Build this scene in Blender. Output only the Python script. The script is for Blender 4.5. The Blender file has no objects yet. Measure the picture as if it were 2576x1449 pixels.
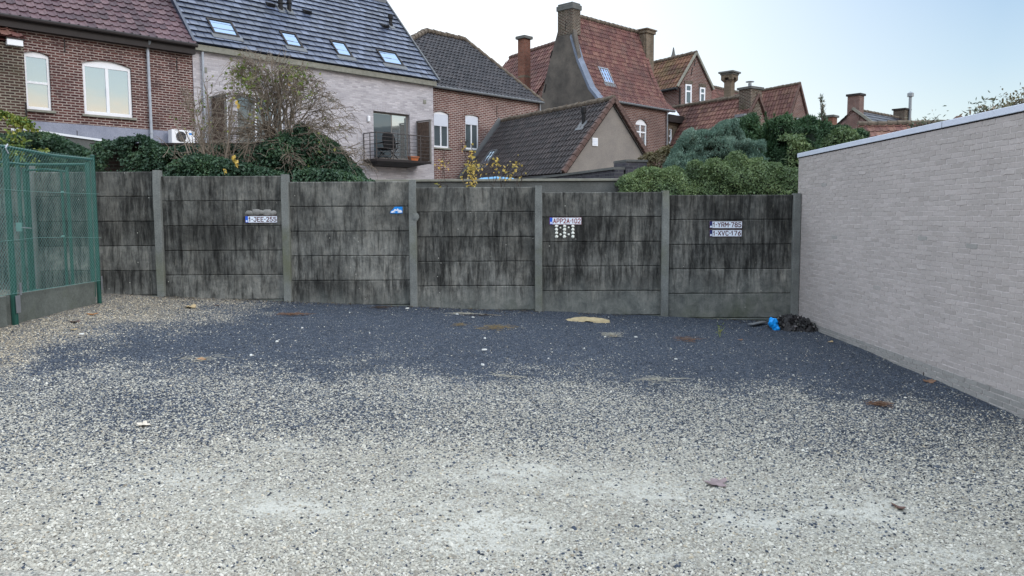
import bpy, bmesh, math, random
import numpy as np
from mathutils import Vector, Matrix
random.seed(7); rng = np.random.default_rng(7)
S = bpy.context.scene
COL = S.collection
# ------------------------------------------------------------------ camera
FOC = 2010.0; EYE = 1.6
_p = math.atan(178.5/2010); _r = math.radians(.26)
_F = np.array([0, math.cos(_p), -math.sin(_p)]); _R0 = np.array([1., 0, 0]); _U0 = np.array([0, math.sin(_p), math.cos(_p)])
_R = math.cos(_r)*_R0-math.sin(_r)*_U0; _U = math.sin(_r)*_R0+math.cos(_r)*_U0
CP = np.array([0, 0, EYE])
cam = bpy.data.cameras.new('camera'); camo = bpy.data.objects.new('camera', cam); COL.objects.link(camo)
cam.sensor_width = 36; cam.lens = 36*FOC/2576; cam.clip_end = 3000; cam.clip_start = .05
camo.matrix_world = Matrix(((_R[0], _U[0], -_F[0], 0), (_R[1], _U[1], -_F[1], 0), (_R[2], _U[2], -_F[2], EYE), (0, 0, 0, 1)))
S.camera = camo
# ------------------------------------------------------------------ world, sun, exposure
SUN_AZ, SUN_EL = 118, 9          # degrees clockwise from the view direction: behind to the right, low
W = bpy.data.worlds.new('World'); S.world = W; W.use_nodes = True
def world():
    nt = W.node_tree; N = nt.nodes; L = nt.links; bg = N['Background']
    tc = N.new('ShaderNodeTexCoord'); sp = N.new('ShaderNodeSeparateXYZ'); L.new(tc.outputs['Generated'], sp.inputs[0])
    def ramp(src, stops, lo, hi):
        m = N.new('ShaderNodeMapRange'); m.inputs[1].default_value = lo; m.inputs[2].default_value = hi; L.new(src, m.inputs[0])
        r = N.new('ShaderNodeValToRGB'); e = r.color_ramp.elements
        while len(e) < len(stops): e.new(.5)
        for i, (p, c) in enumerate(stops): e[i].position = p; e[i].color = (*c, 1)
        L.new(m.outputs[0], r.inputs[0]); return r.outputs[0]
    def mix(f, a, b):
        m = N.new('ShaderNodeMix'); m.data_type = 'RGBA'; L.new(f, m.inputs[0]); L.new(a, m.inputs[6]); L.new(b, m.inputs[7]); return m.outputs[2]
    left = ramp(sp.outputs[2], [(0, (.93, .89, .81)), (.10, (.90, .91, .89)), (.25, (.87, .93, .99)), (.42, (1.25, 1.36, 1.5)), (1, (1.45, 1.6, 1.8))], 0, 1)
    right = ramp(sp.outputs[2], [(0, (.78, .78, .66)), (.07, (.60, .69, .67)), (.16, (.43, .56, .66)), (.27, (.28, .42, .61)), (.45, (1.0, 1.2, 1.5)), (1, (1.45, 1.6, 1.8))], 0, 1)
    back = ramp(sp.outputs[2], [(0, (.85, .50, .28)), (.105, (.74, .50, .35)), (.122, (.55, .48, .42)), (.14, (.38, .45, .48)), (.18, (.31, .41, .49)), (.27, (.42, .54, .64)), (.4, (1.1, 1.25, 1.45)), (1, (1.45, 1.6, 1.8))], 0, 1)  # in all three ramps the unseen upper sky is brightened for fill light
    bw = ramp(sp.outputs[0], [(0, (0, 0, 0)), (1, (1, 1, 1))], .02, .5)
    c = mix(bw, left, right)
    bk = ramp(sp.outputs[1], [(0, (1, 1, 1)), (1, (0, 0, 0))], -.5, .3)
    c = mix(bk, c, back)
    sky = N.new('ShaderNodeTexSky'); sky.sky_type = 'NISHITA'; sky.sun_disc = False
    sky.sun_elevation = math.radians(SUN_EL); sky.sun_rotation = math.radians(SUN_AZ)
    mul = N.new('ShaderNodeVectorMath'); mul.operation = 'SCALE'; mul.inputs[3].default_value = .10; L.new(sky.outputs[0], mul.inputs[0])
    m = N.new('ShaderNodeMix'); m.data_type = 'RGBA'; m.inputs[0].default_value = .03
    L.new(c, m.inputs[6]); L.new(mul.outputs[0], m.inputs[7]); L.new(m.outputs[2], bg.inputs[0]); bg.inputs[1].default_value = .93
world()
sl = bpy.data.lights.new('sun', 'SUN'); sl.energy = .9; sl.angle = math.radians(25); sl.color = (1, .9, .8)
so = bpy.data.objects.new('sun', sl); COL.objects.link(so)
so.rotation_euler = (math.radians(90-22), 0, math.radians(180-SUN_AZ+180-180))
_d = Vector((math.sin(math.radians(SUN_AZ))*.9, math.cos(math.radians(SUN_AZ))*.9, .5)); so.rotation_euler = _d.to_track_quat('Z', 'Y').to_euler()
S.view_settings.view_transform = 'Standard'; S.view_settings.look = 'None'; S.view_settings.exposure = .62; S.view_settings.gamma = 1
# ------------------------------------------------------------------ measuring helpers: turn a photo point into a place on a real plane
def ray(x, y): return _F+(x-1288)/FOC*_R+(724.5-y)/FOC*_U
def aty(x, y, d): v = ray(x, y); return CP+v*d/v[1]
def atx(x, y, X): v = ray(x, y); return CP+v*X/v[0]
def gz(X, Y):                                    # height of the yard
    w = np.clip((Y-3)/9.6, 0, 1)
    h = (1-w)*(-1.68-.04*X)+w*(-1.475-.0454*X)
    return EYE+h
def ong(x, y):
    v = ray(x, y); t = 2.0
    for _ in range(60):
        q = CP+v*t; t += (q[2]-gz(q[0], q[1]))/abs(v[2])*.7
    return CP+v*t
class Frame:
    def __init__(s, ox, oy, dx, dy):
        l = math.hypot(dx, dy); s.o = np.array([ox, oy, 0.]); s.u = np.array([dx/l, dy/l, 0]); s.b = np.array([-dy/l, dx/l, 0]); s.a = math.atan2(dy, dx)
    def px(s, x, y, b=0):
        v = ray(x, y); t = (b-(CP-s.o)@s.b)/(v@s.b); q = CP+v*t-s.o; return float(q@s.u), float(q[2])
    def dp(s, x, y, u):
        v = ray(x, y); t = (u-(CP-s.o)@s.u)/(v@s.u); q = CP+v*t-s.o; return float(q@s.b), float(q[2])
    def loc(s, q): q = np.asarray(q)-s.o; return float(q@s.u), float(q@s.b), float(q[2])
# ------------------------------------------------------------------ object helpers
def tag(o, label=None, cat=None, group=None, kind=None):
    if label: o['label'] = label
    if cat: o['category'] = cat
    if group: o['group'] = group
    if kind: o['kind'] = kind
    elif label: o['kind'] = 'thing'
    return o
def empty(name, loc=(0, 0, 0), rz=0, **k):
    o = bpy.data.objects.new(name, None); COL.objects.link(o); o.location = loc; o.rotation_euler = (0, 0, rz); o.empty_display_size = .3
    return tag(o, **k)
def mesh_np(name, V, Fc, mat, parent=None, fattr=None, smooth=False, vattr=None, **k):
    """V (n,3) array; Fc: (m,k) array of equal-size faces or a list of tuples"""
    me = bpy.data.meshes.new(name)
    if isinstance(Fc, np.ndarray):
        m, kk = Fc.shape
        me.vertices.add(len(V)); me.vertices.foreach_set('co', np.asarray(V, dtype=np.float32).ravel())
        me.loops.add(m*kk); me.loops.foreach_set('vertex_index', Fc.astype(np.int32).ravel())
        me.polygons.add(m); me.polygons.foreach_set('loop_start', np.arange(0, m*kk, kk, dtype=np.int32))
        me.polygons.foreach_set('loop_total', np.full(m, kk, dtype=np.int32)); me.update(calc_edges=True)
    else:
        me.from_pydata([tuple(map(float, v)) for v in V], [], [tuple(f) for f in Fc])
    if fattr:
        for n_, arr in fattr.items():
            a = me.attributes.new(n_, 'FLOAT', 'FACE'); a.data.foreach_set('value', np.asarray(arr, dtype=np.float32))
    if vattr:
        for n_, arr in vattr.items():
            a = me.attributes.new(n_, 'FLOAT', 'POINT'); a.data.foreach_set('value', np.asarray(arr, dtype=np.float32))
    me.polygons.foreach_set('use_smooth', np.full(len(me.polygons), bool(smooth)))
    me.materials.append(mat); me.validate()
    o = bpy.data.objects.new(name, me); COL.objects.link(o)
    if parent: o.parent = parent
    return tag(o, **k)
class MB:
    def __init__(s): s.v = []; s.f = []
    def add(s, vs, fs):
        n = len(s.v); s.v += [tuple(map(float, p)) for p in vs]; s.f += [tuple(i+n for i in f) for f in fs]; return s
    def box(s, x0, x1, y0, y1, z0, z1):
        return s.add([(x0, y0, z0), (x1, y0, z0), (x1, y1, z0), (x0, y1, z0), (x0, y0, z1), (x1, y0, z1), (x1, y1, z1), (x0, y1, z1)],
                     [(0, 3, 2, 1), (4, 5, 6, 7), (0, 1, 5, 4), (1, 2, 6, 5), (2, 3, 7, 6), (3, 0, 4, 7)])
    def quad(s, a, b, c, d): return s.add([a, b, c, d], [(0, 1, 2, 3)])
    def prism(s, pts, y0, y1):                    # pts (x,z) counter-clockwise seen from -y
        n = len(pts); v = [(x, y0, z) for x, z in pts]+[(x, y1, z) for x, z in pts]
        return s.add(v, [tuple(range(n)), tuple(range(2*n-1, n-1, -1))]+[(i, i+n, (i+1) % n+n, (i+1) % n) for i in range(n)])
    def beam(s, a, b, w, h, up=(0, 0, 1)):        # rectangular bar from a to b
        a = Vector(a); b = Vector(b); d = (b-a).normalized(); u = Vector(up); r = d.cross(u).normalized(); u = r.cross(d)
        v = []
        for p in (a, b):
            for sx, sz in ((-1, -1), (1, -1), (1, 1), (-1, 1)): v.append(p+r*w/2*sx+u*h/2*sz)
        return s.add(v, [(0, 3, 2, 1), (4, 5, 6, 7), (0, 1, 5, 4), (1, 2, 6, 5), (2, 3, 7, 6), (3, 0, 4, 7)])
    def tube(s, pts, r, n=8, cap=True):
        pts = [Vector(p) for p in pts]; rs = r if isinstance(r, (list, tuple)) else [r]*len(pts)
        v = []; ref = Vector((.13, .27, .95))
        for i, p in enumerate(pts):
            d = (pts[min(i+1, len(pts)-1)]-pts[max(i-1, 0)]).normalized()
            a = d.cross(ref if abs(d.dot(ref)) < .98 else Vector((1, 0, 0))).normalized(); b = d.cross(a)
            for k in range(n):
                t = 2*math.pi*k/n; v.append(p+(a*math.cos(t)+b*math.sin(t))*rs[i])
        f = [(i*n+k, i*n+(k+1) % n, (i+1)*n+(k+1) % n, (i+1)*n+k) for i in range(len(pts)-1) for k in range(n)]
        if cap: f += [tuple(range(n))[::-1], tuple(range((len(pts)-1)*n, len(pts)*n))]
        return s.add(v, f)
    def build(s, name, mat, parent=None, bevel=0, smooth=False, **k):
        o = mesh_np(name, s.v, s.f, mat, parent, smooth=smooth, **k)
        if bevel:
            m = o.modifiers.new('bevel', 'BEVEL'); m.width = bevel; m.segments = 2; m.limit_method = 'ANGLE'
        return o
def vnoise(x, y, seed=0):                         # smooth value noise, numpy
    x = np.asarray(x, float); y = np.asarray(y, float); xi = np.floor(x); yi = np.floor(y); fx = x-xi; fy = y-yi
    def h(a, b):
        q = np.sin(a*127.1+b*311.7+seed*74.7)*43758.5453; return q-np.floor(q)
    fx = fx*fx*(3-2*fx); fy = fy*fy*(3-2*fy)
    return (h(xi, yi)*(1-fx)+h(xi+1, yi)*fx)*(1-fy)+(h(xi, yi+1)*(1-fx)+h(xi+1, yi+1)*fx)*fy
# ------------------------------------------------------------------ materials
class NT:
    def __init__(s, name):
        s.m = bpy.data.materials.new(name); s.m.use_nodes = True; s.t = s.m.node_tree; s.N = s.t.nodes; s.L = s.t.links; s.b = s.N['Principled BSDF']
    def n(s, t, **k):
        o = s.N.new('ShaderNode'+t)
        for a, v in k.items(): setattr(o, a, v)
        return o
    def l(s, a, b): s.L.new(a, b)
    def coord(s, kind='Object', sc=(1, 1, 1)):
        tc = s.n('TexCoord'); mp = s.n('Mapping'); mp.inputs['Scale'].default_value = sc; s.l(tc.outputs[kind], mp.inputs[0]); return mp.outputs[0]
    def noise(s, vec, scale, detail=4, rough=.6, dist=0):
        o = s.n('TexNoise'); o.inputs['Scale'].default_value = scale; o.inputs['Detail'].default_value = detail; o.inputs['Roughness'].default_value = rough; o.inputs['Distortion'].default_value = dist
        s.l(vec, o.inputs['Vector']); return o.outputs['Fac']
    def ramp(s, src, stops, interp='LINEAR'):
        r = s.n('ValToRGB'); r.color_ramp.interpolation = interp; e = r.color_ramp.elements
        while len(e) < len(stops): e.new(.5)
        for i, (p, c) in enumerate(stops):
            if not isinstance(c, (tuple, list)): c = (c, c, c)
            e[i].position = p; e[i].color = (*c, 1)
        s.l(src, r.inputs[0]); return r.outputs[0]
    def mix(s, f, a, b, mode='MIX'):
        m = s.n('Mix', data_type='RGBA', blend_type=mode)
        for i, v in ((0, f), (6, a), (7, b)):
            if isinstance(v, (int, float)): m.inputs[i].default_value = v if i == 0 else (v, v, v, 1)
            elif isinstance(v, tuple): m.inputs[i].default_value = (*v, 1)
            else: s.l(v, m.inputs[i])
        return m.outputs[2]
    def math(s, op, a, b=None, clamp=False):
        m = s.n('Math', operation=op, use_clamp=clamp)
        for i, v in ((0, a), (1, b)):
            if v is None: continue
            if isinstance(v, (int, float)): m.inputs[i].default_value = v
            else: s.l(v, m.inputs[i])
        return m.outputs[0]
    def bump(s, h, strength=.5, dist=.01, nrm=None):
        b = s.n('Bump'); b.inputs['Strength'].default_value = strength; b.inputs['Distance'].default_value = dist; s.l(h, b.inputs['Height'])
        if nrm: s.l(nrm, b.inputs['Normal'])
        s.l(b.outputs[0], s.b.inputs['Normal']); return b.outputs[0]
    def set(s, col=None, rough=.8, metal=0, spec=.3):
        if col is not None:
            if isinstance(col, tuple): s.b.inputs['Base Color'].default_value = (*col, 1)
            else: s.l(col, s.b.inputs['Base Color'])
        if isinstance(rough, (int, float)): s.b.inputs['Roughness'].default_value = rough
        else: s.l(rough, s.b.inputs['Roughness'])
        s.b.inputs['Metallic'].default_value = metal; s.b.inputs['Specular IOR Level'].default_value = spec; return s.m
    def attr(s, name): a = s.n('Attribute'); a.attribute_name = name; return a.outputs['Fac']
def m_plain(name, c, rough=.6, metal=0, var=.25, scale=8, spec=.3, bump=0):
    t = NT(name); v = t.noise(t.coord(), scale); f = t.ramp(v, [(.3, 1-var), (.7, 1.)])
    if bump: t.bump(v, bump, .005)
    return t.set(t.mix(1., c, f, 'MULTIPLY'), rough, metal, spec)
def m_brick(name, c1, c2, mortar, bw=.21, bh=.065, ms=.011, var=.35, bump=.6, rough=.9, dirt=None, flat=False, stain=(.55, 1.0), msm=.1, wob=.004):
    t = NT(name); tc = t.n('TexCoord'); sp = t.n('SeparateXYZ'); t.l(tc.outputs['Object'], sp.inputs[0])
    xy = t.math('ADD', sp.outputs[0], sp.outputs[1]); cb = t.n('CombineXYZ'); t.l(xy, cb.inputs[0]); t.l(sp.outputs[2], cb.inputs[1])
    w = t.n('TexNoise'); w.inputs['Scale'].default_value = 9; w.inputs['Detail'].default_value = 3; t.l(tc.outputs['Object'], w.inputs['Vector'])
    sub = t.n('VectorMath', operation='SUBTRACT'); t.l(w.outputs['Color'], sub.inputs[0]); sub.inputs[1].default_value = (.5, .5, .5)
    sc = t.n('VectorMath', operation='SCALE'); t.l(sub.outputs[0], sc.inputs[0]); sc.inputs[3].default_value = wob*4
    ad = t.n('VectorMath', operation='ADD'); t.l(cb.outputs[0], ad.inputs[0]); t.l(sc.outputs[0], ad.inputs[1])
    b = t.n('TexBrick'); b.inputs['Scale'].default_value = 1; b.inputs['Brick Width'].default_value = bw; b.inputs['Row Height'].default_value = bh
    b.inputs['Mortar Size'].default_value = ms; b.inputs['Mortar Smooth'].default_value = msm; b.inputs['Bias'].default_value = 0
    b.inputs['Color1'].default_value = (*c1, 1); b.inputs['Color2'].default_value = (*c2, 1); b.inputs['Mortar'].default_value = (*mortar, 1)
    t.l(ad.outputs[0], b.inputs['Vector'])
    big = t.ramp(t.noise(tc.outputs['Object'], .7, 5, .65), [(.3, stain[0]), (.7, stain[1])])
    fine = t.ramp(t.noise(tc.outputs['Object'], 28, 3), [(.25, 1-var), (.75, 1.0)])
    c = t.mix(1., b.outputs['Color'], big, 'MULTIPLY'); c = t.mix(1., c, fine, 'MULTIPLY')
    if dirt: 
        d = t.ramp(t.noise(tc.outputs['Object'], 1.6, 6, .7), [(.5, 0.), (.68, 1.)]); d = t.mix(1., d, .7, 'MULTIPLY'); c = t.mix(d, c, dirt)
    h = t.math('SUBTRACT', 1, b.outputs['Fac']); n2 = t.noise(tc.outputs['Object'], 45, 4); h = t.math('ADD', h, t.math('MULTIPLY', n2, .5))
    t.bump(h, bump, .012); return t.set(c, rough, 0, .2)
def m_tile(name, c1, c2, c3, moss=(.1, .1, .04), mossf=.3, rough=.6, mlo=.52, spec=.35, stain=.55):
    """roof tiles: every tile has its own shade (face attribute), plus lichen"""
    t = NT(name); r = t.attr('rnd'); c = t.ramp(r, [(0, c1), (.5, c2), (1, c3)])
    oc = t.coord()
    m = t.ramp(t.noise(oc, 1.1, 6, .75), [(mlo, 0.), (mlo+.2, 1.)]); m = t.mix(1., m, mossf, 'MULTIPLY'); c = t.mix(m, c, moss)
    g = t.ramp(t.noise(oc, .5, 4), [(.3, stain), (.7, 1.1)]); c = t.mix(1., c, g, 'MULTIPLY')
    f = t.ramp(t.noise(oc, 30, 3), [(.3, .65), (.7, 1.15)]); c = t.mix(1., c, f, 'MULTIPLY')
    t.bump(t.noise(oc, 60, 2), .3, .005); return t.set(c, rough, 0, spec)
def m_leaf(name, cols, rough=.55, trans=.0):
    t = NT(name); c = t.ramp(t.attr('rnd'), cols); t.set(c, rough, 0, .35)
    if trans:
        tr = t.n('BsdfTranslucent'); t.l(c, tr.inputs[0]); mx = t.n('MixShader'); mx.inputs[0].default_value = trans
        t.l(t.b.outputs[0], mx.inputs[1]); t.l(tr.outputs[0], mx.inputs[2]); t.l(mx.outputs[0], t.N['Material Output'].inputs[0])
    return t.m
def m_glass(name, tint=(.6, .68, .7), metal=.75, inner=(.05, .06, .07), wav=.02):
    t = NT(name); n = t.noise(t.coord(), 1.2, 2); t.bump(n, .08, wav)
    return t.set(tint, .04, metal, .6)
def m_concrete_panel():
    t = NT('stained concrete'); oi = t.n('ObjectInfo'); tc = t.n('TexCoord')
    off = t.n('VectorMath', operation='SCALE'); cmb = t.n('CombineXYZ')
    for i in range(3): t.l(oi.outputs['Random'], cmb.inputs[i])
    t.l(cmb.outputs[0], off.inputs[0]); off.inputs[3].default_value = 37.
    ad = t.n('VectorMath', operation='ADD'); t.l(tc.outputs['Object'], ad.inputs[0]); t.l(off.outputs[0], ad.inputs[1])
    geo = t.n('NewGeometry')                      # bay-wide streaks run down over several slabs
    def mp(src, sc):
        m = t.n('Mapping'); m.inputs['Scale'].default_value = sc; t.l(src, m.inputs[0]); return m.outputs[0]
    s1 = t.noise(mp(geo.outputs['Position'], (8, 1, .9)), 1.5, 6, .74, .5)
    s2 = t.noise(mp(geo.outputs['Position'], (2.6, 1, .55)), 1.3, 6, .7, .5)
    s4 = t.noise(mp(ad.outputs[0], (22, 1, 4)), 1.4, 4, .7, .6)
    s3 = t.noise(ad.outputs[0], 6, 9, .78, .6)
    s5 = t.noise(geo.outputs['Position'], 1.4, 5, .7)
    base = t.math('ADD', t.math('MULTIPLY', s3, .5), t.math('MULTIPLY', s2, .5))
    c = t.ramp(base, [(.38, (.075, .078, .075)), (.5, (.14, .143, .133)), (.60, (.21, .208, .188))])
    sz = t.n('SeparateXYZ'); t.l(tc.outputs['Object'], sz.inputs[0]); s1m = t.math('ADD', t.math('SUBTRACT', s1, t.math('MULTIPLY', sz.outputs[2], .10)), t.math('ADD', t.math('MULTIPLY', s2, .42), t.math('SUBTRACT', t.math('MULTIPLY', oi.outputs['Random'], .06), .205)))
    c = t.mix(1., c, t.ramp(s1m, [(.38, .26), (.47, .62), (.56, 1.0), (.70, 1.12)]), 'MULTIPLY')
    c = t.mix(1., c, t.ramp(s4, [(.34, .6), (.5, 1.)]), 'MULTIPLY')
    c = t.mix(t.ramp(s4, [(.60, 0.), (.70, .55)]), c, (.24, .235, .20))
    c = t.mix(1., c, t.ramp(s5, [(.38, .55), (.62, 1.25)]), 'MULTIPLY')
    c = t.mix(1., c, t.ramp(oi.outputs['Random'], [(0, .8), (1, 1.15)]), 'MULTIPLY')
    pale = t.mix(t.ramp(s3, [(.38, 0.), (.62, 1.)]), (.09, .10, .096), (.18, .19, .175))
    # lower slabs are less sooty
    sp = t.n('SeparateXYZ'); t.l(geo.outputs['Position'], sp.inputs[0])
    hh = t.math('ADD', sp.outputs[2], t.math('MULTIPLY', sp.outputs[0], .045))
    hh = t.math('ADD', hh, t.math('MULTIPLY', s2, .9))
    xx = t.math('MULTIPLY', sp.outputs[0], -.09); hh = t.math('ADD', hh, xx)
    c = t.mix(t.ramp(hh, [(.62, .8), (1.2, .0)]), c, pale)
    # soot running from every slab's top edge
    so_ = t.n('SeparateXYZ'); t.l(tc.outputs['Object'], so_.inputs[0])
    top = t.math('MULTIPLY', t.math('SUBTRACT', so_.outputs[2], .19), 4.)
    k = t.math('ADD', top, t.math('MULTIPLY', s1, 1.5)); c = t.mix(t.ramp(k, [(1.35, 0.), (1.8, .45)]), c, (.024, .027, .03))
    bt = t.math('ADD', t.math('MULTIPLY', so_.outputs[2], 3.2), t.math('MULTIPLY', s3, .5)); c = t.mix(t.ramp(bt, [(.18, .55), (.30, 0.)]), c, (.03, .033, .034))
    # green algae low down
    al = t.math('MULTIPLY', t.ramp(t.noise(geo.outputs['Position'], .8, 4), [(.5, 0.), (.68, 1.)]), t.ramp(hh, [(.42, .8), (.72, 0.)]))
    c = t.mix(al, c, (.072, .088, .052))
    c = t.mix(1., c, t.ramp(t.math('MULTIPLY', hh, .4), [(.5, 1.1), (.9, .75)]), 'MULTIPLY')
    # white lichen dots
    v = t.n('TexVoronoi'); v.inputs['Scale'].default_value = 7; t.l(ad.outputs[0], v.inputs['Vector'])
    d = t.math('MULTIPLY', t.ramp(v.outputs['Distance'], [(.045, 1.), (.06, 0.)]), t.ramp(t.noise(geo.outputs['Position'], 1.1, 3), [(.5, 0.), (.55, 1.)]))
    c = t.mix(d, c, (.42, .42, .38))
    t.bump(t.math('ADD', t.noise(ad.outputs[0], 30, 5, .7), s1), .35, .01)
    return t.set(c, .85, 0, .25)
def m_top_drip():
    """the crusty pale drips that hang from the top slab"""
    t = m_concrete_panel(); return t
def m_concrete(name, c, dark, green=None, sc=1.0, st=.5):
    t = NT(name); oc = t.coord('Object', (1, 1, .6)); oi = t.n('NewGeometry')
    n1 = t.noise(oi.outputs['Position'], 2.2*sc, 7, .7); n2 = t.noise(oi.outputs['Position'], 45, 4, .7)
    col = t.mix(t.ramp(n1, [(.35, 0.), (.68, 1.)]), dark, c); col = t.mix(1., col, t.ramp(n2, [(.3, .7), (.7, 1.1)]), 'MULTIPLY')
    if green: col = t.mix(t.ramp(t.noise(oi.outputs['Position'], 1.3, 5), [(.5, 0.), (.7, .7)]), col, green)
    t.bump(n2, st, .006); return t.set(col, .9, 0, .2)

M = dict(
    red=m_brick('dark red brick', (.075, .028, .028), (.15, .058, .050), (.44, .37, .34), bw=.22, bh=.072, ms=.0135, dirt=(.04, .022, .024), stain=(.7, 1.1)),
    redB=m_brick('red brick', (.12, .044, .04), (.21, .085, .072), (.52, .45, .41), bw=.23, bh=.075, ms=.014, dirt=(.09, .042, .038), stain=(.75, 1.1)),
    redC=m_brick('orange red brick', (.15, .06, .052), (.24, .115, .092), (.42, .36, .33), bw=.24, bh=.085, ms=.014),
    annexbrick=m_brick('weathered brick', (.05, .03, .026), (.11, .062, .05), (.36, .33, .27), bw=.22, bh=.072, ms=.013, dirt=(.06, .055, .03)),
    grey=m_brick('grey house brick', (.40, .38, .41), (.60, .575, .605), (.49, .47, .485), bw=.24, bh=.062, ms=.008, var=.2, bump=.5, stain=(.82, 1.05)),
    purple=m_brick('dark grey brick', (.07, .07, .085), (.12, .115, .14), (.14, .14, .15), bw=.22),
    yellowbrick=m_brick('buff brick', (.22, .16, .10), (.30, .23, .16), (.20, .18, .16), dirt=(.08, .07, .05)),
    chimbrick=m_brick('orange chimney brick', (.26, .085, .05), (.36, .13, .08), (.25, .2, .17)),
    oldwall=m_brick('mossy old brick', (.05, .035, .03), (.08, .055, .045), (.10, .10, .08), dirt=(.04, .05, .025)),
    slate=m_tile('grey slate', (.032, .044, .076), (.062, .082, .135), (.12, .15, .225), (.12, .13, .11), .25, rough=.38, spec=.6, stain=.75),
    tileA=m_tile('brown violet pantiles', (.055, .03, .04), (.105, .055, .068), (.155, .09, .10), (.09, .07, .06), .3, rough=.5, stain=.7),
    tileB=m_tile('black brown pantiles', (.012, .012, .018), (.024, .022, .028), (.045, .04, .045), (.085, .08, .045), .35, rough=.45, mlo=.6, stain=.7),
    tileG=m_tile('dark brown pantiles', (.02, .016, .018), (.04, .03, .031), (.07, .054, .052), (.09, .085, .06), .4, rough=.45, mlo=.62, stain=.75),
    tileC=m_tile('old red pantiles', (.115, .042, .04), (.165, .068, .058), (.225, .115, .09), (.10, .06, .055), .6, rough=.7, stain=.7, mlo=.45),
    tileE=m_tile('mossy orange pantiles', (.12, .05, .043), (.18, .082, .055), (.24, .125, .07), (.12, .10, .04), .65, rough=.8, mlo=.44),
    tileF=m_tile('red roof tiles', (.12, .05, .045), (.175, .078, .064), (.245, .13, .095), (.13, .10, .045), .5, rough=.7, mlo=.55),
    tileH=m_tile('dull red roof tiles', (.10, .045, .038), (.14, .06, .05), (.19, .09, .07), (.07, .055, .035), .7, rough=.8, mlo=.48),
    ridge=m_plain('mossy ridge tile', (.16, .13, .10), .9, var=.6, scale=6, bump=.5),
    ridger=m_plain('red ridge tile', (.14, .088, .076), .8, var=.5, scale=6, bump=.4),
    fascia=m_plain('dark brown fascia', (.025, .02, .02), .6), zinc=m_plain('zinc', (.30, .33, .36), .45, .5, var=.3), zincd=m_plain('dull zinc', (.16, .17, .18), .6, .3),
    lead=m_plain('blue lead flashing', (.17, .205, .275), .6, .0, var=.35, scale=2),
    stonetrim=m_plain('grey stone trim', (.27, .27, .23), .85, var=.35, bump=.2), white=m_plain('white frame', (.78, .80, .84), .35, var=.06, spec=.5),
    rail=m_plain('brown grey steel', (.085, .075, .072), .5, .2), taupe=m_plain('taupe frame', (.17, .16, .15), .5, var=.1), shutter=m_plain('white shutter', (.62, .66, .74), .5, var=.05),
    glass=m_glass('reflecting glass', (.72, .80, .82), .9), glassd=m_glass('dark glass', (.16, .20, .22), .55), glasss=m_glass('skylight glass', (.26, .36, .50), .9),
    render=m_concrete('blue grey render', (.32, .34, .42), (.24, .26, .33)), beige=m_concrete('beige render', (.27, .245, .22), (.22, .20, .185), st=.2),
    dkrender=m_concrete('dark stained render', (.17, .15, .13), (.075, .07, .064), sc=.4), gwall=m_concrete('grey render', (.16, .165, .16), (.10, .105, .10)),
    metal=m_plain('galvanised steel', (.30, .31, .33), .5, .6), black=m_plain('black plastic', (.012, .012, .014), .6), blackd=m_plain('black fabric', (.01, .01, .011), .9),
    wood=m_plain('grey brown timber', (.13, .09, .07), .8, var=.5, scale=10), orange=m_plain('terracotta pot', (.5, .16, .06), .7),
    green=m_plain('green coated steel', (.004, .072, .055), .45, .0, var=.25, spec=.5), greenw=m_plain('green coated wire', (.12, .27, .245), .5, .0, var=.2, spec=.5),
    plate=m_plain('white number plate', (.72, .80, .90), .35, var=.05), pblue=m_plain('blue plate band', (.02, .12, .62), .4, var=.1), pblued=m_plain('dark blue band', (.02, .03, .14), .4),
    letter=m_plain('dark red paint', (.09, .012, .022), .5, var=.2), letterr=m_plain('faded red paint', (.28, .05, .05), .5, var=.35), sblue=m_plain('blue sign', (.005, .24, .72), .4, var=.05),
    mortar=m_concrete('mortar remains', (.30, .30, .29), (.20, .20, .19)), wdot=m_plain('white glue dots', (.75, .78, .72), .6, var=.1),
    twig=m_plain('twig bark', (.23, .19, .15), .9, var=.4), twigd=m_plain('dark bark', (.065, .05, .042), .9, var=.4),
    sand=m_plain('yellow sand', (.40, .33, .20), .95, var=.35, scale=14, bump=.5), bagb=m_plain('blue plastic', (.01, .35, .95), .35, var=.15), 
    tarp=m_plain('pale blue tarpaulin', (.18, .42, .68), .5), straw=m_plain('dry straw', (.26, .20, .11), .9, var=.5), strawp=m_plain('bleached straw', (.46, .44, .36), .9, var=.4),
    paper=m_plain('white litter', (.72, .73, .70), .7), coping=m_plain('white blue coping', (.64, .70, .82), .4, .1, var=.08), weep=m_plain('dark joint', (.01, .01, .01), .9),
    conc=m_concrete('pale post concrete', (.23, .245, .235), (.145, .155, .15), (.11, .12, .07)), concf=m_concrete('footing concrete', (.15, .165, .15), (.095, .105, .095), (.08, .095, .055)),
    panel=m_concrete_panel(), label=m_plain('pale sticker', (.42, .46, .52), .5), slatewall=m_plain('grey plank', (.16, .17, .18), .7),
)
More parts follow.
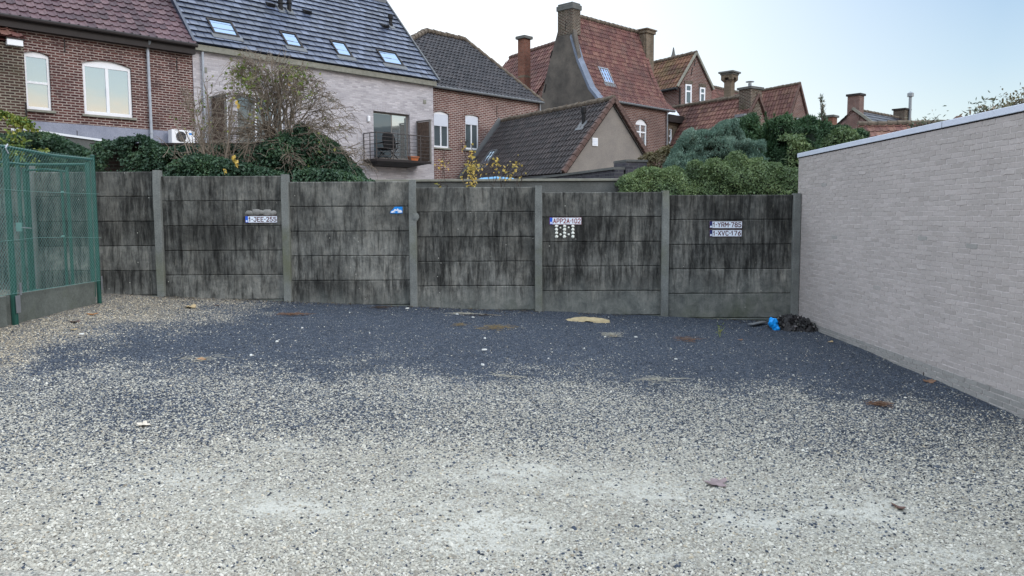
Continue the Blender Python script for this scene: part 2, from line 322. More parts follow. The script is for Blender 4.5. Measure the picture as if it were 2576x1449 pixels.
# ------------------------------------------------------------------ ground
def P_of(X, Y, Z):
    q = np.stack([X, Y, Z-EYE], -1); d = np.maximum(q@_F, .05); return 1288+FOC*(q@_R)/d, 724.5-FOC*(q@_U)/d
def sstep(a, b, x): t = np.clip((x-a)/(b-a), 0, 1); return t*t*(3-2*t)
def masks(X, Y):
    """where the dark chippings, the tan grit and the crushed powder lie (true colour of the material)"""
    px, py = P_of(X, Y, gz(X, Y))
    wob = (vnoise(X*2.3, Y*2.3, 1)-.5)*50+(vnoise(X*7, Y*7, 2)-.5)*34
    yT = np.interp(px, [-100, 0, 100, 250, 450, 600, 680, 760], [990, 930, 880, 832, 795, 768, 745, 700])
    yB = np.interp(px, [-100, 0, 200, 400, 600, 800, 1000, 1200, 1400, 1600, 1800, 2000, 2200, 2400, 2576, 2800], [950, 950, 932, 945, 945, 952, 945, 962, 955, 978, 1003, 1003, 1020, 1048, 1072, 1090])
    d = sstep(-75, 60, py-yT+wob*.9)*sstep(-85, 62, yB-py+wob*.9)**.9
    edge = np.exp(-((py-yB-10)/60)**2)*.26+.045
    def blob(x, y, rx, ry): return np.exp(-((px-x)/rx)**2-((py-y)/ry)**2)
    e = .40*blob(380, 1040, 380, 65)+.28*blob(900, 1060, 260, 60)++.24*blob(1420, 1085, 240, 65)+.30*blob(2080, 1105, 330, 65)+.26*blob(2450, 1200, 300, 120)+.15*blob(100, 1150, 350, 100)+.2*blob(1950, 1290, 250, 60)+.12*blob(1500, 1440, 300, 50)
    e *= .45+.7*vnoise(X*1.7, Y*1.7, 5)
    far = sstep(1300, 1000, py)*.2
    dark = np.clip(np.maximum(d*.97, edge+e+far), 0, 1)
    tan = sstep(60, -40, py-yT+wob*.5)*(px < 900)*(py < 1000)
    pw = .8*blob(720, 1128, 75, 16)+.5*blob(1320, 1200, 230, 45)+.7*blob(1250, 1330, 200, 60)+.6*blob(720, 1275, 150, 30)+.7*blob(1900, 1320, 170, 30)+.6*blob(2200, 1290, 130, 40)+.45*blob(1750, 1240, 230, 30)+.4*blob(520, 1200, 200, 30)+.35*blob(1700, 1400, 260, 30)+.5*blob(2330, 1400, 200, 50)
    pw = (pw*.95+.22*sstep(1100, 1220, py))*(.1+1.1*vnoise(X*2.2+Y*.7, Y*4.5, 9)+.5*vnoise(X*6, Y*11, 19))*(.45+1.1*vnoise(X*17, Y*26, 10)); pw = np.clip(pw, 0, 1)*(1-d)
    return dark, np.clip(tan, 0, 1), pw
def m_ground():
    t = NT('gravel'); geo = t.n('NewGeometry'); dk = t.attr('dark'); tn = t.attr('tan'); pw = t.attr('powder')
    def vor(scale, feat='F1'):
        v = t.n('TexVoronoi', feature=feat); v.inputs['Scale'].default_value = scale; t.l(geo.outputs['Position'], v.inputs['Vector']); return v
    v = vor(78); w = vor(120); sp = t.n('SeparateColor'); t.l(v.outputs['Color'], sp.inputs[0]); sw = t.n('SeparateColor'); t.l(w.outputs['Color'], sw.inputs[0])
    light = t.ramp(sp.outputs[1], [(0, (.20, .19, .165)), (.25, (.325, .315, .27)), (.6, (.42, .405, .345)), (.88, (.49, .475, .405)), (1, (.60, .585, .52))])
    light = t.mix(t.ramp(sw.outputs[2], [(.78, 0.), (.95, .45)]), light, (.38, .29, .24))
    tanc = t.ramp(sp.outputs[1], [(0, (.07, .06, .045)), (.4, (.21, .18, .135)), (.8, (.34, .295, .225)), (1, (.48, .44, .37))])
    light = t.mix(t.math('MULTIPLY', tn, .85), light, tanc)
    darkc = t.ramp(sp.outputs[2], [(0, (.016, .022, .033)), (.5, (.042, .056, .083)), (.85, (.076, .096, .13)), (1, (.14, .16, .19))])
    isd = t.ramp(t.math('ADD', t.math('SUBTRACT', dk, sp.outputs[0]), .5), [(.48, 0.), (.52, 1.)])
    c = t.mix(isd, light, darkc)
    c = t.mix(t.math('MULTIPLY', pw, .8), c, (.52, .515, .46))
    gap = t.ramp(v.outputs['Distance'], [(.35, 1.), (.75, .55)]); c = t.mix(t.math('SUBTRACT', .8, t.math('MULTIPLY', pw, .75)), c, t.mix(1., c, gap, 'MULTIPLY'))
    big = t.ramp(t.noise(geo.outputs['Position'], .9, 5, .65), [(.3, .84), (.7, 1.08)]); c = t.mix(1., c, big, 'MULTIPLY')
    # moss tint in the far yard
    h = t.math('SUBTRACT', 1, v.outputs['Distance']); h = t.math('ADD', h, t.math('MULTIPLY', t.math('SUBTRACT', 1, w.outputs['Distance']), .5)); t.bump(h, .8, .014)
    return t.set(c, .8, 0, .25)
def ground():
    xs = np.concatenate([[-600, -200, -80, -40, -25, -16, -11, -9], np.linspace(-7.6, 7.6, 305), [9, 12, 18, 30, 60, 200, 600]])
    ys = np.concatenate([[-400, -100, -30, -8, 0, 2], np.linspace(3.2, 12.9, 330), [13.6, 15, 18, 25, 40, 70, 150, 400, 1500]])
    X, Y = np.meshgrid(xs, ys); Z = gz(np.clip(X, -9, 9), np.clip(Y, 0, 13))
    Z = Z+(vnoise(X*1.3, Y*1.3, 3)-.5)*.025*(abs(X) < 9)+(vnoise(X*6, Y*6, 4)-.5)*.008*(abs(X) < 8)
    # gravel banked up against the walls
    n, m = X.shape; idx = np.arange(n*m).reshape(n, m)
    Fc = np.stack([idx[:-1, :-1], idx[:-1, 1:], idx[1:, 1:], idx[1:, :-1]], -1).reshape(-1, 4)
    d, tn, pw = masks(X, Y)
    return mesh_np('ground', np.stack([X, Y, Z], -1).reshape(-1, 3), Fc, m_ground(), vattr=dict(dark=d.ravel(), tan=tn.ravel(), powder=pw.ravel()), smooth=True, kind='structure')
ground()
OCT = np.array([(1, 0, 0), (.5, .87, 0), (-.5, .87, 0), (-1, 0, 0), (-.5, -.87, 0), (.5, -.87, 0), (.45, .1, .75), (-.25, .42, .8), (-.2, -.4, .78)], float)
OCTF = np.array([(0, 1, 6), (1, 7, 6), (1, 2, 7), (2, 3, 7), (3, 8, 7), (3, 4, 8), (4, 5, 8), (5, 6, 8), (5, 0, 6), (6, 7, 8)])
def pebbles():
    n = 210000
    Y = 3.5+rng.random(n)**1.35*9.0; X = (rng.random(n)*2-1)*(Y*.69+.2); k = (X > -6.0) & (X < 4.5) & (Y < 12.45); X = X[k]; Y = Y[k]
    d, tn, pw = masks(X, Y); keep = rng.random(len(X)) > pw*.75; X = X[keep]; Y = Y[keep]; d = d[keep]; tn = tn[keep]; n = len(X)
    r = (.0032+.0058*rng.random(n)**1.8); r *= np.where(rng.random(n) < .01, 1.7, 1)
    Z = gz(X, Y)+(vnoise(X*1.3, Y*1.3, 3)-.5)*.025+(vnoise(X*6, Y*6, 4)-.5)*.008
    V = OCT[None]*(.8+.4*rng.random((n, 9, 1)))*r[:, None, None]; V[:, :, 0] *= (1+.7*rng.random(n))[:, None]; V[:, :, 2] *= (.75+.5*rng.random(n))[:, None]
    a = rng.random(n)*6.28; ca, sa = np.cos(a)[:, None], np.sin(a)[:, None]; x = V[:, :, 0]*ca-V[:, :, 1]*sa; y = V[:, :, 0]*sa+V[:, :, 1]*ca
    tl = (rng.random((n, 1))-.5)*.9; z = V[:, :, 2]+x*tl
    V = np.stack([x+X[:, None], y+Y[:, None], z+Z[:, None]+.001], -1)
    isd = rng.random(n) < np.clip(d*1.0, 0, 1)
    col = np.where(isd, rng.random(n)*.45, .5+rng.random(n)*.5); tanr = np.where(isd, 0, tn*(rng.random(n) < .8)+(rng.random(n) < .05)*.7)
    t = NT('pebbles'); c = t.ramp(t.attr('rnd'), [(0, (.015, .02, .029)), (.3, (.046, .06, .086)), (.46, (.10, .12, .145)), (.5, (.22, .205, .175)), (.68, (.36, .345, .295)), (.85, (.43, .415, .355)), (1, (.58, .565, .505))])
    c = t.mix(t.math('MULTIPLY', t.attr('tan'), .8), c, t.mix(1., c, (1.0, .86, .68), 'MULTIPLY'))
    mat = t.set(c, .75, 0, .3)
    Fc = (OCTF[None]+(np.arange(n)*9)[:, None, None]).reshape(-1, 3)
    mesh_np('gravel', V.reshape(-1, 3), Fc, mat, fattr=dict(rnd=np.repeat(col, 10), tan=np.repeat(tanr, 10)), kind='stuff', label='loose white, grey and slate blue gravel stones covering the yard', cat='gravel')
pebbles()
# ------------------------------------------------------------------ concrete slab fence at the back of the yard
WY = 12.6; PITCH = .3885
def slab_mesh(name, x0, x1, z0, z1, y, mat, parent, th=.045, notch=True):
    """one cast slab with a wavy chipped front edge; origin at its centre bottom"""
    cx = (x0+x1)/2; nx = 26; xs = np.linspace(x0-cx, x1-cx, nx); h = z1-z0
    j = lambda s: (rng.random(nx)-.5)*s
    rows = [(.0, .004), (.010, -.000), (h-.012, .0), (h-.001, .010)]
    V = []; 
    for zi, yo in rows:
        e = j(.004) if zi < .02 or zi > h-.02 else j(0)
        V += [(x, yo, zi+ee) for x, ee in zip(xs, e)]
    V += [(x, th, h-.001) for x in xs]+[(x, th, -.022) for x in xs]
    R = len(rows)+2; Fc = []
    for r in range(R):
        q = (r+1) % R
        for i in range(nx-1): Fc.append((r*nx+i, r*nx+i+1, q*nx+i+1, q*nx+i))
    Fc.append(tuple(r*nx for r in range(R))[::-1]); Fc.append(tuple(r*nx+nx-1 for r in range(R)))
    o = mesh_np(name, np.array(V), Fc, mat, parent); o.location = (cx, y, z0); return o
def back_fence():
    t = empty('concrete_fence', (0, WY, 1), label='blackened concrete slab fence with square concrete posts across the back of the yard', cat='fence')
    posts = [-9.52, -7.52, -5.536, -3.54, -1.55, .42, 2.41, 4.466]
    tops = [.89, .815, .738, .663, .568, .472, .387, .335]; tops = [v+EYE-.0 for v in tops]
    for i in range(len(posts)-1):
        x0, x1 = posts[i]+.05, posts[i+1]-.05; zt = tops[i+1]
        tilt = 0
        z = zt
        for r in range(5):
            o = slab_mesh('panel', x0, x1, z-PITCH+.003-1, z-.004-1, 0-.0+random.uniform(-.004, .004), M['panel'], t); z -= PITCH
        zb = min(gz(x0, WY), gz(x1, WY))-.1
        slab_mesh('kickboard', x0, x1, zb-1, z-.006-1, -.012, M['concf'], t)
    for i, x in enumerate(posts):
        zt = tops[i]+.015; zb = gz(x, WY)-.1
        b = MB(); n = 9
        pts = [(-.058, -.062), (-.05, -.07), (.05, -.07), (.058, -.062), (.058, .07), (-.058, .07)]
        V = []; zs = np.linspace(0, zt-zb, n)
        for k, z in enumerate(zs):
            s = .86 if k == n-1 else 1; V += [(px_*s+(random.random()-.5)*.003, py_*s, z-(.012 if k == n-2 else 0)) for px_, py_ in pts]
        Fc = [(k*6+a, k*6+(a+1) % 6, (k+1)*6+(a+1) % 6, (k+1)*6+a) for k in range(n-1) for a in range(6)]+[tuple(range((n-1)*6, n*6))]
        o = mesh_np('post', np.array(V), Fc, M['conc'], t); o.location = (x, 0, zb-1)
    return posts
POSTS = back_fence()
# old mortar, fixings on the slabs
def blob_patch(name, pts, y, mat, z=None, **k):
    """flat lumpy patches, pts = list of (px, py, rx, ry) in photo units, on the plane y"""
    V = []; Fc = []
    for (x, yy, rx, ry) in pts:
        c = aty(x, yy, y); s = y/FOC; n = len(V); m = 14
        V.append((c[0], y-.010, c[2]))
        for kx, (sc, dp) in enumerate(((.75, -.008), (1, .0))):
            for i in range(m):
                a = 2*math.pi*i/m; rr = sc*random.uniform(.85, 1.12); V.append((c[0]+math.cos(a)*rx*s*rr, y+dp, c[2]+math.sin(a)*ry*s*rr))
        Fc += [(n, n+1+i, n+1+(i+1) % m) for i in range(m)]+[(n+1+i, n+1+m+i, n+1+m+(i+1) % m, n+1+(i+1) % m) for i in range(m)]
    return mesh_np(name, np.array(V), Fc, mat, smooth=True, **k)
FY = WY-.006
blob_patch('mortar_patch', [(627, 535, 10, 6), (645, 533, 13, 7.5), (658, 534, 9, 6), (672, 534, 13, 8), (686, 536, 8, 6), (690, 535, 6, 6.5)], FY, M['mortar'], label='smeared pale mortar remains on the slab just above the number plate nearest the green fence', cat='mortar')
def grp(name, fn, **k): return fn()
blob_patch('glue_dots', [(x, y, 4.2, 4.0) for x in (1400, 1420, 1441) for y in (568.8, 577.6, 586.2, 595.4)]+[(1410, 573, 2.3, 2.3), (1410, 590, 2.8, 2.8), (1430.4, 572.6, 2.3, 2.3), (1430.4, 590, 3, 2.8)], FY, M['wdot'], label='rows of round white glue dots under the faded red number plate', cat='glue dots')
blob_patch('stain_patch', [(1045, 546, 9.5, 12)], WY-.066, M['conc'], label='round pale cement dab on the post beside the blue sign', cat='cement dab')
GL = {'1': [[(.05, .75), (.5, 1), (.5, 0)]], 'J': [[(.3, 1), (.9, 1), (.9, .22), (.7, 0), (.3, 0), (.08, .2)]], 'E': [[(.95, 1), (.1, 1), (.1, 0), (.95, 0)], [(.1, .52), (.8, .52)]], '2': [[(.08, .8), (.3, 1), (.72, 1), (.92, .8), (.88, .6), (.08, 0), (.95, 0)]],
      '5': [[(.88, 1), (.15, 1), (.12, .57), (.7, .6), (.92, .42), (.92, .2), (.7, 0), (.3, 0), (.06, .16)]], 'A': [[(.02, 0), (.5, 1), (.98, 0)], [(.2, .32), (.8, .32)]], 'P': [[(.1, 0), (.1, 1), (.7, 1), (.93, .84), (.93, .62), (.7, .46), (.1, .46)]], '0': [[(.3, 0), (.08, .2), (.08, .8), (.3, 1), (.7, 1), (.92, .8), (.92, .2), (.7, 0), (.3, 0)]],
      'Y': [[(.03, 1), (.5, .5), (.97, 1)], [(.5, .5), (.5, 0)]], 'R': [[(.1, 0), (.1, 1), (.7, 1), (.92, .85), (.92, .63), (.7, .48), (.1, .48)], [(.55, .48), (.95, 0)]], 'M': [[(.05, 0), (.05, 1), (.5, .4), (.95, 1), (.95, 0)]], '7': [[(.06, 1), (.94, 1), (.4, 0)]],
      '8': [[(.3, .53), (.1, .7), (.1, .85), (.3, 1), (.7, 1), (.9, .85), (.9, .7), (.7, .53), (.3, .53), (.08, .36), (.08, .16), (.3, 0), (.7, 0), (.92, .16), (.92, .36), (.7, .53)]], 'X': [[(.04, 0), (.96, 1)], [(.04, 1), (.96, 0)]], 'V': [[(.03, 1), (.5, 0), (.97, 1)]],
      'C': [[(.93, .8), (.72, 1), (.3, 1), (.08, .8), (.08, .2), (.3, 0), (.72, 0), (.93, .2)]], '6': [[(.8, 1), (.25, .62), (.08, .3), (.28, 0), (.72, 0), (.92, .2), (.92, .4), (.72, .56), (.2, .52)]], '-': [[(.15, .5), (.85, .5)]], 'B': [[(.1, 0), (.1, 1), (.65, 1), (.85, .78), (.65, .53), (.1, .53)], [(.65, .53), (.92, .28), (.65, 0), (.1, 0)]]}
def stroke_text(name, s, x0, x1, z0, z1, y, mat, parent, w=.009):
    adv = {'-': .55, '1': .72, 'M': 1.15}; tot = sum(adv.get(c, 1) for c in s); u = (x1-x0)/tot; x = x0; m = MB()
    for c in s:
        cw = u*adv.get(c, 1); gw = cw-u*.24
        for k, st in enumerate(GL[c]):
            for i in range(len(st)-1):
                a = Vector((x+gw*st[i][0], 0, z0+(z1-z0)*st[i][1])); b = Vector((x+gw*st[i+1][0], 0, z0+(z1-z0)*st[i+1][1])); d = (b-a).normalized()*w*.42; nn = Vector((-d.z, 0, d.x)).normalized()*w/2; yy = y-.0002*i-.0005*k
                q = [a-d-nn, b+d-nn, b+d+nn, a-d+nn]; m.add([(p.x, yy, p.z) for p in q]+[(p.x, y+.001, p.z) for p in q], [(0, 1, 2, 3), (0, 4, 5, 1), (1, 5, 6, 2), (2, 6, 7, 3), (3, 7, 4, 0)])
        x += cw
    return m.build(name, mat, parent)
def plate(px0, py0, px1, py1, s, lmat, band, label, tilt=0.):
    c = aty((px0+px1)/2, (py0+py1)/2, FY-.004); w = (px1-px0)*FY/FOC; h = (py1-py0)*FY/FOC
    e = empty('number_plate', tuple(c), label=label, cat='number plate', group='number plates screwed to the slab fence'); e.rotation_euler = (0, tilt, 0)
    MB().box(-w/2, w/2, 0, .004, -h/2, h/2).build('plate', M['plate'], e, bevel=.001)
    fr = MB(); t_ = .004
    for a in ((-w/2, w/2, -h/2, -h/2+t_), (-w/2, w/2, h/2-t_, h/2), (-w/2, -w/2+t_, -h/2+t_, h/2-t_), (w/2-t_, w/2, -h/2+t_, h/2-t_)): fr.box(a[0], a[1], -.003, -.0005, a[2], a[3])
    fr.build('border', lmat, e)
    b = MB().box(-w/2+t_, -w/2+.046, -.0022, -.0006, -h/2+t_, h/2-t_).build('country_band', band, e)
    MB().box(-w/2+.012, -w/2+.036, -.003, -.0024, -h/2+.012, -h/2+.040).build('country_letter', M['plate'], e)
    stroke_text('lettering', s, -w/2+.060, w/2-.004, -h*.29, h*.29, -.002, lmat, e, .0115)
plate(616.9, 543, 697.5, 560.3, '1-JEE-255', M['letter'], M['pblue'], 'white number plate reading 1-JEE-255 with bright blue band, beneath smeared mortar', .0)
plate(1382.5, 546.7, 1462.7, 564.7, 'APP2A-102', M['letterr'], M['pblue'], 'white number plate with faded red letters APP2A-102 above white glue dots', .004)
plate(1784.8, 556.3, 1867, 574.3, '1-YRM-785', M['letter'], M['pblued'], 'upper plate of the pair near the brick wall, reading 1-YRM-785', .006)
plate(1784.8, 577.9, 1866.2, 595.2, '1-XVC-176', M['letter'], M['pblued'], 'lower plate of the pair near the brick wall, reading 1-XVC-176')
def blue_sign():
    y = FY-.004; q = lambda x, yy: (aty(x, yy, y)[0], aty(x, yy, y)[2])
    e = empty('sign_fragment', tuple(aty(997, 528, y)), label='broken blue sign piece with a white jagged mountain shape on the slab fence', cat='sign'); ox, oz = e.location[0], e.location[2]
    loc = lambda L: [(a-ox, b-oz) for a, b in (q(*p) for p in L)]
    MB().prism(loc([(982, 536.6), (1012.5, 536.6), (1012.5, 520), (993, 520), (988, 527), (982.5, 531)]), 0, .004).build('board', M['sblue'], e)
    MB().prism(loc([(983, 534.5), (987, 535.3), (993, 534), (998, 531.5), (1002, 535), (1011.5, 534.5), (1011, 530), (1006, 527.5), (1004.5, 529), (1000, 524), (998, 528), (993.5, 525.5), (990, 530), (985, 531.5)]), -.002, -.0005).build('emblem', M['white'], e)
    MB().prism(loc([(991, 531), (998, 530), (1004, 531), (1000, 532.3), (993, 532.6)]), -.003, -.0022).build('emblem_shading', M['sblue'], e)
blue_sign()
# ------------------------------------------------------------------ grey brick garage on the right
def relief(name, c1, c2):
    t = NT(name); oc = t.coord(); f = t.ramp(t.noise(oc, 40, 5, .7), [(.3, .84), (.7, 1.05)]); g = t.ramp(t.noise(oc, 1.1, 5, .65), [(.3, .90), (.7, 1.04)])
    c = t.ramp(t.attr('rnd'), [(0, (.28, .28, .27)), (.14, (.34, .335, .325)), (.2, (.405, .375, .362)), (.6, (.43, .40, .388)), (1, (.455, .42, .41))]) if c1 is None else t.mix(t.noise(oc, 3, 4), c1, c2)
    c = t.mix(1., c, f, 'MULTIPLY'); c = t.mix(1., c, g, 'MULTIPLY'); t.bump(t.noise(oc, 70, 5, .75), .6, .004); return t.set(c, .8, 0, .25)
def garage():
    e = empty('brick_garage', (4.53, 12.52, 0), label='long low grey lilac painted brick garage wall with white metal coping on the right', cat='garage')
    zt = EYE+.91
    mb = m_brick('lilac grey brick', (.255, .262, .285), (.30, .298, .325), (.335, .335, .36), bw=.21, bh=.0535, ms=.0085, var=.16, bump=1.0, stain=(.86, 1.05), msm=.3, wob=.009)
    t = mb.node_tree                                # object y runs along the wall here; brick() uses x+y
    MB().box(.0008, 5.5, -14, .2, -1.2, zt).build('wall', relief('mortar bed', (.56, .525, .525), (.60, .565, .56)), e)
    bw, bh, V, Fc, R = .21, .0535, [], [], []
    nr = int((zt+.35)/bh)
    for i in range(nr):
        z = zt-.012-(i+1)*bh; off = (i % 2)*.105+(i*37 % 5)*.004; y = .2-off+.1
        while y > -9.2:
            y1 = min(y, .198); y0 = y-bw+.0095; y -= bw
            if y1-y0 < .03: continue
            base_ = z < -.06; xo = -.0016-random.random()*.0022-(.002 if base_ else 0); jz = lambda: random.gauss(0, .0011); n = len(V); K = 6
            zl = [z+.0044+jz()*1.7 for _ in range(K)]; zh = [z+bh-.0030+jz() for _ in range(K)]; ys = [y0+(y1-y0)*k/(K-1) for k in range(K)]
            tx = random.gauss(0, .0008)
            for k in range(K): V.append((xo+tx+random.gauss(0, .0003), ys[k]+(.002 if k == 0 else -.002 if k == K-1 else 0), zl[k]+.0006))
            for k in range(K): V.append((xo-tx+random.gauss(0, .0003), ys[k]+(.002 if k == 0 else -.002 if k == K-1 else 0), zh[k]-.0006))
            for k in range(K): V.append((.008, ys[k], zl[k]))
            for k in range(K): V.append((.008, ys[k], zh[k]))
            F_ = [(n+k+1, n+k, n+K+k, n+K+k+1) for k in range(K-1)]+[(n+k, n+k+1, n+2*K+k+1, n+2*K+k) for k in range(K-1)]+[(n+K+k+1, n+K+k, n+3*K+k, n+3*K+k+1) for k in range(K-1)]+[(n, n+2*K, n+3*K, n+K), (n+K-1, n+2*K-1, n+4*K-1, n+3*K-1)]
            r = random.random()*.8+.2; r = r*.5 if random.random() < .02 else r; Fc += F_; R += [0.02+.1*random.random() if base_ else r]*len(F_)
    mesh_np('brickwork', np.array(V), np.array(Fc), relief('lilac grey bricks', None, None), e, fattr=dict(rnd=R))
    MB().box(-.018, 5.52, -14.02, .23, zt+.002, zt+.068).build('coping', M['coping'], e, bevel=.004)
    MB().box(-.004, .2, -14, .212, zt-.010, zt+.0015).build('coping_shadow_strip', M['weep'], e)  # black strip laid in as the shadow line under the coping
    for (x, y) in [(2152, 845+30), (2231, 885+31), (2325, 942), (2437, 1000)]:
        q = atx(x, y, 4.53); MB().box(-.013, -.008, -.005, .005, -.026, .026).build('weep_hole', M['weep'], e).location = (0, q[1]-12.52, q[2])
    for z, X, Yy in ((0, 0, 0),):
        pass
    q = atx(2292, 286, 4.53)
    MB().box(-.0195, -.0175, -.002, .002, zt+.004, zt+.066).build('coping_joint', M['weep'], e).location = (0, atx(2373, 330, 4.53)[1]-12.52, 0)
    for (x, y, w, m_) in ((2386, 645, .06, 0), (2392, 587, .05, 0)):
        q = atx(x, y, 4.53); 
garage()
# ------------------------------------------------------------------ green chain link enclosure on the left
FX = -6.0
def chain_mesh(name, u0, u1, z0, z1, mat, parent, d=.05, r=.0016, flip=False, skew=0):
    """diamond wire netting in the local x-z plane"""
    n = int((u1-u0)/(d/2)); m = int((z1-z0)/(d/2)); V = []; Fc = []; 
    for i in range(0, n, 2):
        for par in (0,):
            pts = []
            for k in range(m+1):
                side = (k % 2); x = u0+i*d/2+side*d/2; z = z1-k*d/2; yy = (.0035 if side else -.0035)
                if x > u1+.02: break
                pts.append((x, yy, z))
            b = len(V)
            for (x, y, z) in pts:
                for a in range(3):
                    V.append((x+r*math.cos(a*2.094), y+r*math.sin(a*2.094), z))
            for k in range(len(pts)-1):
                for a in range(3): Fc.append((b+k*3+a, b+k*3+(a+1) % 3, b+k*3+3+(a+1) % 3, b+k*3+3+a))
            # partner wire closing the diamonds
            pts2 = [(u0+i*d/2+d/2*(2-(k % 2)) if 0 else u0+(i+2)*d/2-(k % 2)*d/2, (-.0035 if k % 2 else .0035), z1-k*d/2) for k in range(m+1)]
            if pts2[0][0] > u1+.02: continue
            b = len(V)
            for (x, y, z) in pts2:
                for a in range(3): V.append((x+r*math.cos(a*2.094), y+r*math.sin(a*2.094), z))
            for k in range(len(pts2)-1):
                for a in range(3): Fc.append((b+k*3+a, b+k*3+(a+1) % 3, b+k*3+3+(a+1) % 3, b+k*3+3+a))
    return mesh_np(name, np.array(V), np.array(Fc), mat, parent)
def green_fence():
    rz = -math.pi/2                                  # local x runs towards the camera
    Y0 = 11.6; e = empty('chain_link_fence', (FX-.055, Y0, 0), rz, label='green chain link fence on a low concrete base along the left side', cat='fence')
    zb = float(gz(FX, Y0)); zt = EYE+.86; L_ = 4.1; base = EYE-.90
    # base slabs: top edge follows the photo
    for k in range(2):
        b = MB(); x0, x1 = k*2.05+.035, k*2.05+2.015
        b.box(x0, x1, -.05, .0, zb-.25, EYE-.905-.012*k); b.build('base_slab', M['concf'], e, bevel=.006)
    for k, (x, r) in enumerate(((0, .03), (1.99, .036), (4.04, .03))):
        MB().tube([(x, .035, zb-.3), (x, .035, zt+(.035 if k == 0 else .0))], r, 12).build('post', M['green'], e, smooth=False)
        MB().tube([(x, .035, zt+(.035 if k == 0 else .0)), (x, .035, zt+(.05 if k == 0 else .012)), (x, .035, zt+(.058 if k == 0 else .02))], [r*1.12, r*1.12, r*.5], 12).build('post_cap', M['green'] if k == 0 else M['metal'], e)
    MB().tube([(-.02, .04, zt-.01), (1.0, .04, zt-.028), (1.99, .04, zt-.0), (3.1, .04, zt-.01), (4.1, .04, zt)], .019, 10).build('top_rail', M['green'], e)
    chain_mesh('wire_netting', .02, 4.1, base+.0, zt+.012, M['greenw'], e, d=.056, r=.0017).location = (0, .072, 0)
    for z, dip in ((EYE+.36, .015), (EYE-.27, -.04), (base+.01, .0)):
        MB().tube([(-.05, .077, z), (.7, .077, z-dip*.6), (1.5, .077, z-dip), (2.6, .077, z), (4.1, .077, z+dip)], .0024, 5).build('tension_wire', M['greenw'], e)
    for x, z in ((.9, EYE+.35), (.95, EYE-.235)):
        MB().tube([(x-.035, .08, z), (x-.02, .084, z+.008), (x+.02, .084, z+.008), (x+.035, .08, z)], [.006, .012, .012, .006], 8).build('wire_tensioner', M['greenw'], e)
    for x, w, z0, z1 in ((1.99, .08, zb+.10, zb+.31), (1.93, .035, zb+.31, zb+.46), (.0, .022, zb+.20, zb+.4)):
        MB().box(x-w/2, x+w/2, .078, .088, z0, z1).build('fixing_plate', M['metal'], e)
    MB().tube([(1.99, .07, zt+.03), (2.05, .08, zt-.02), (2.01, .085, zt-.08)], .008, 6).build('tie_strap', M['label'], e)
    # gate inside the enclosure, parallel to the back fence
    gy = 12.15
    def gx(px_): return float(aty(px_, 545, gy)[0])
    g = empty('wire_gate', (0, gy, 0), 0, label='green tube framed wire gate standing inside the enclosure behind the chain link', cat='gate')
    q0 = float(aty(60, 425, gy)[0]); q1 = float(aty(168, 422, gy)[0]); zt2 = float(aty(110, 424, gy)[2]); zb2 = zb+.12
    for x, r, top in ((float(aty(43, 395, gy)[0]), .03, aty(43, 392, gy)[2]), (q0, .024, zt2), (q1-.09, .02, zt2-.03), (q1, .026, zt2+.02)):
        MB().tube([(x, 0, zb2), (x, 0, float(top))], r, 10).build('frame_tube', M['green'], g)
    MB().tube([(q0-.06, 0, zt2+.06), (float(aty(216, 417, gy)[0]), 0, zt2+.06)], .02, 8).build('frame_tube', M['green'], g)
    MB().tube([(q0, 0, zt2-.03), ((q0+q1)/2, 0, zt2-.01), (q1, 0, zt2-.05)], .016, 8).build('frame_tube', M['green'], g)
    MB().tube([(q0, 0, zb2+.03), (q1, 0, zb2+.03)], .018, 8).build('frame_tube', M['green'], g)
    MB().tube([(float(aty(219, 417, gy)[0]), 0, zb2-.1), (float(aty(219, 417, gy)[0]), 0, zt2+.09)], .035, 10).build('gate_post', M['green'], g)
    chain_mesh('wire_netting', q0, float(aty(216, 417, gy)[0]), zb2, zt2, M['green'], g, d=.06, r=.001)
    MB().box(float(aty(46, 570, gy)[0]), float(aty(60, 570, gy)[0]), -.06, -.03, float(aty(50, 582, gy)[2]), float(aty(50, 560, gy)[2])).build('lock_case', M['greenw'], g, bevel=.006)
    MB().tube([(float(aty(60, 572, gy)[0]), -.05, float(aty(60, 572, gy)[2])), (float(aty(84, 574, gy)[0]), -.05, float(aty(84, 574, gy)[2]))], .009, 6).build('handle', M['metal'], g)
    # second run of netting further inside
    f = empty('wire_partition', (FX-1.35, 12.2, 0), rz, label='second green wire netting panel deep inside the enclosure at the photo edge', cat='fence')
    chain_mesh('wire_netting', .0, 3.2, zb+.1, zt-.05, M['greenw'], f, d=.06, r=.0012)
    for x in (0, 1.6, 3.2): MB().tube([(x, .02, zb-.1), (x, .02, zt)], .028, 10).build('post', M['green'], f)
    MB().tube([(0, .02, zt-.04), (3.2, .02, zt-.04)], .018, 8).build('top_rail', M['green'], f)
green_fence()
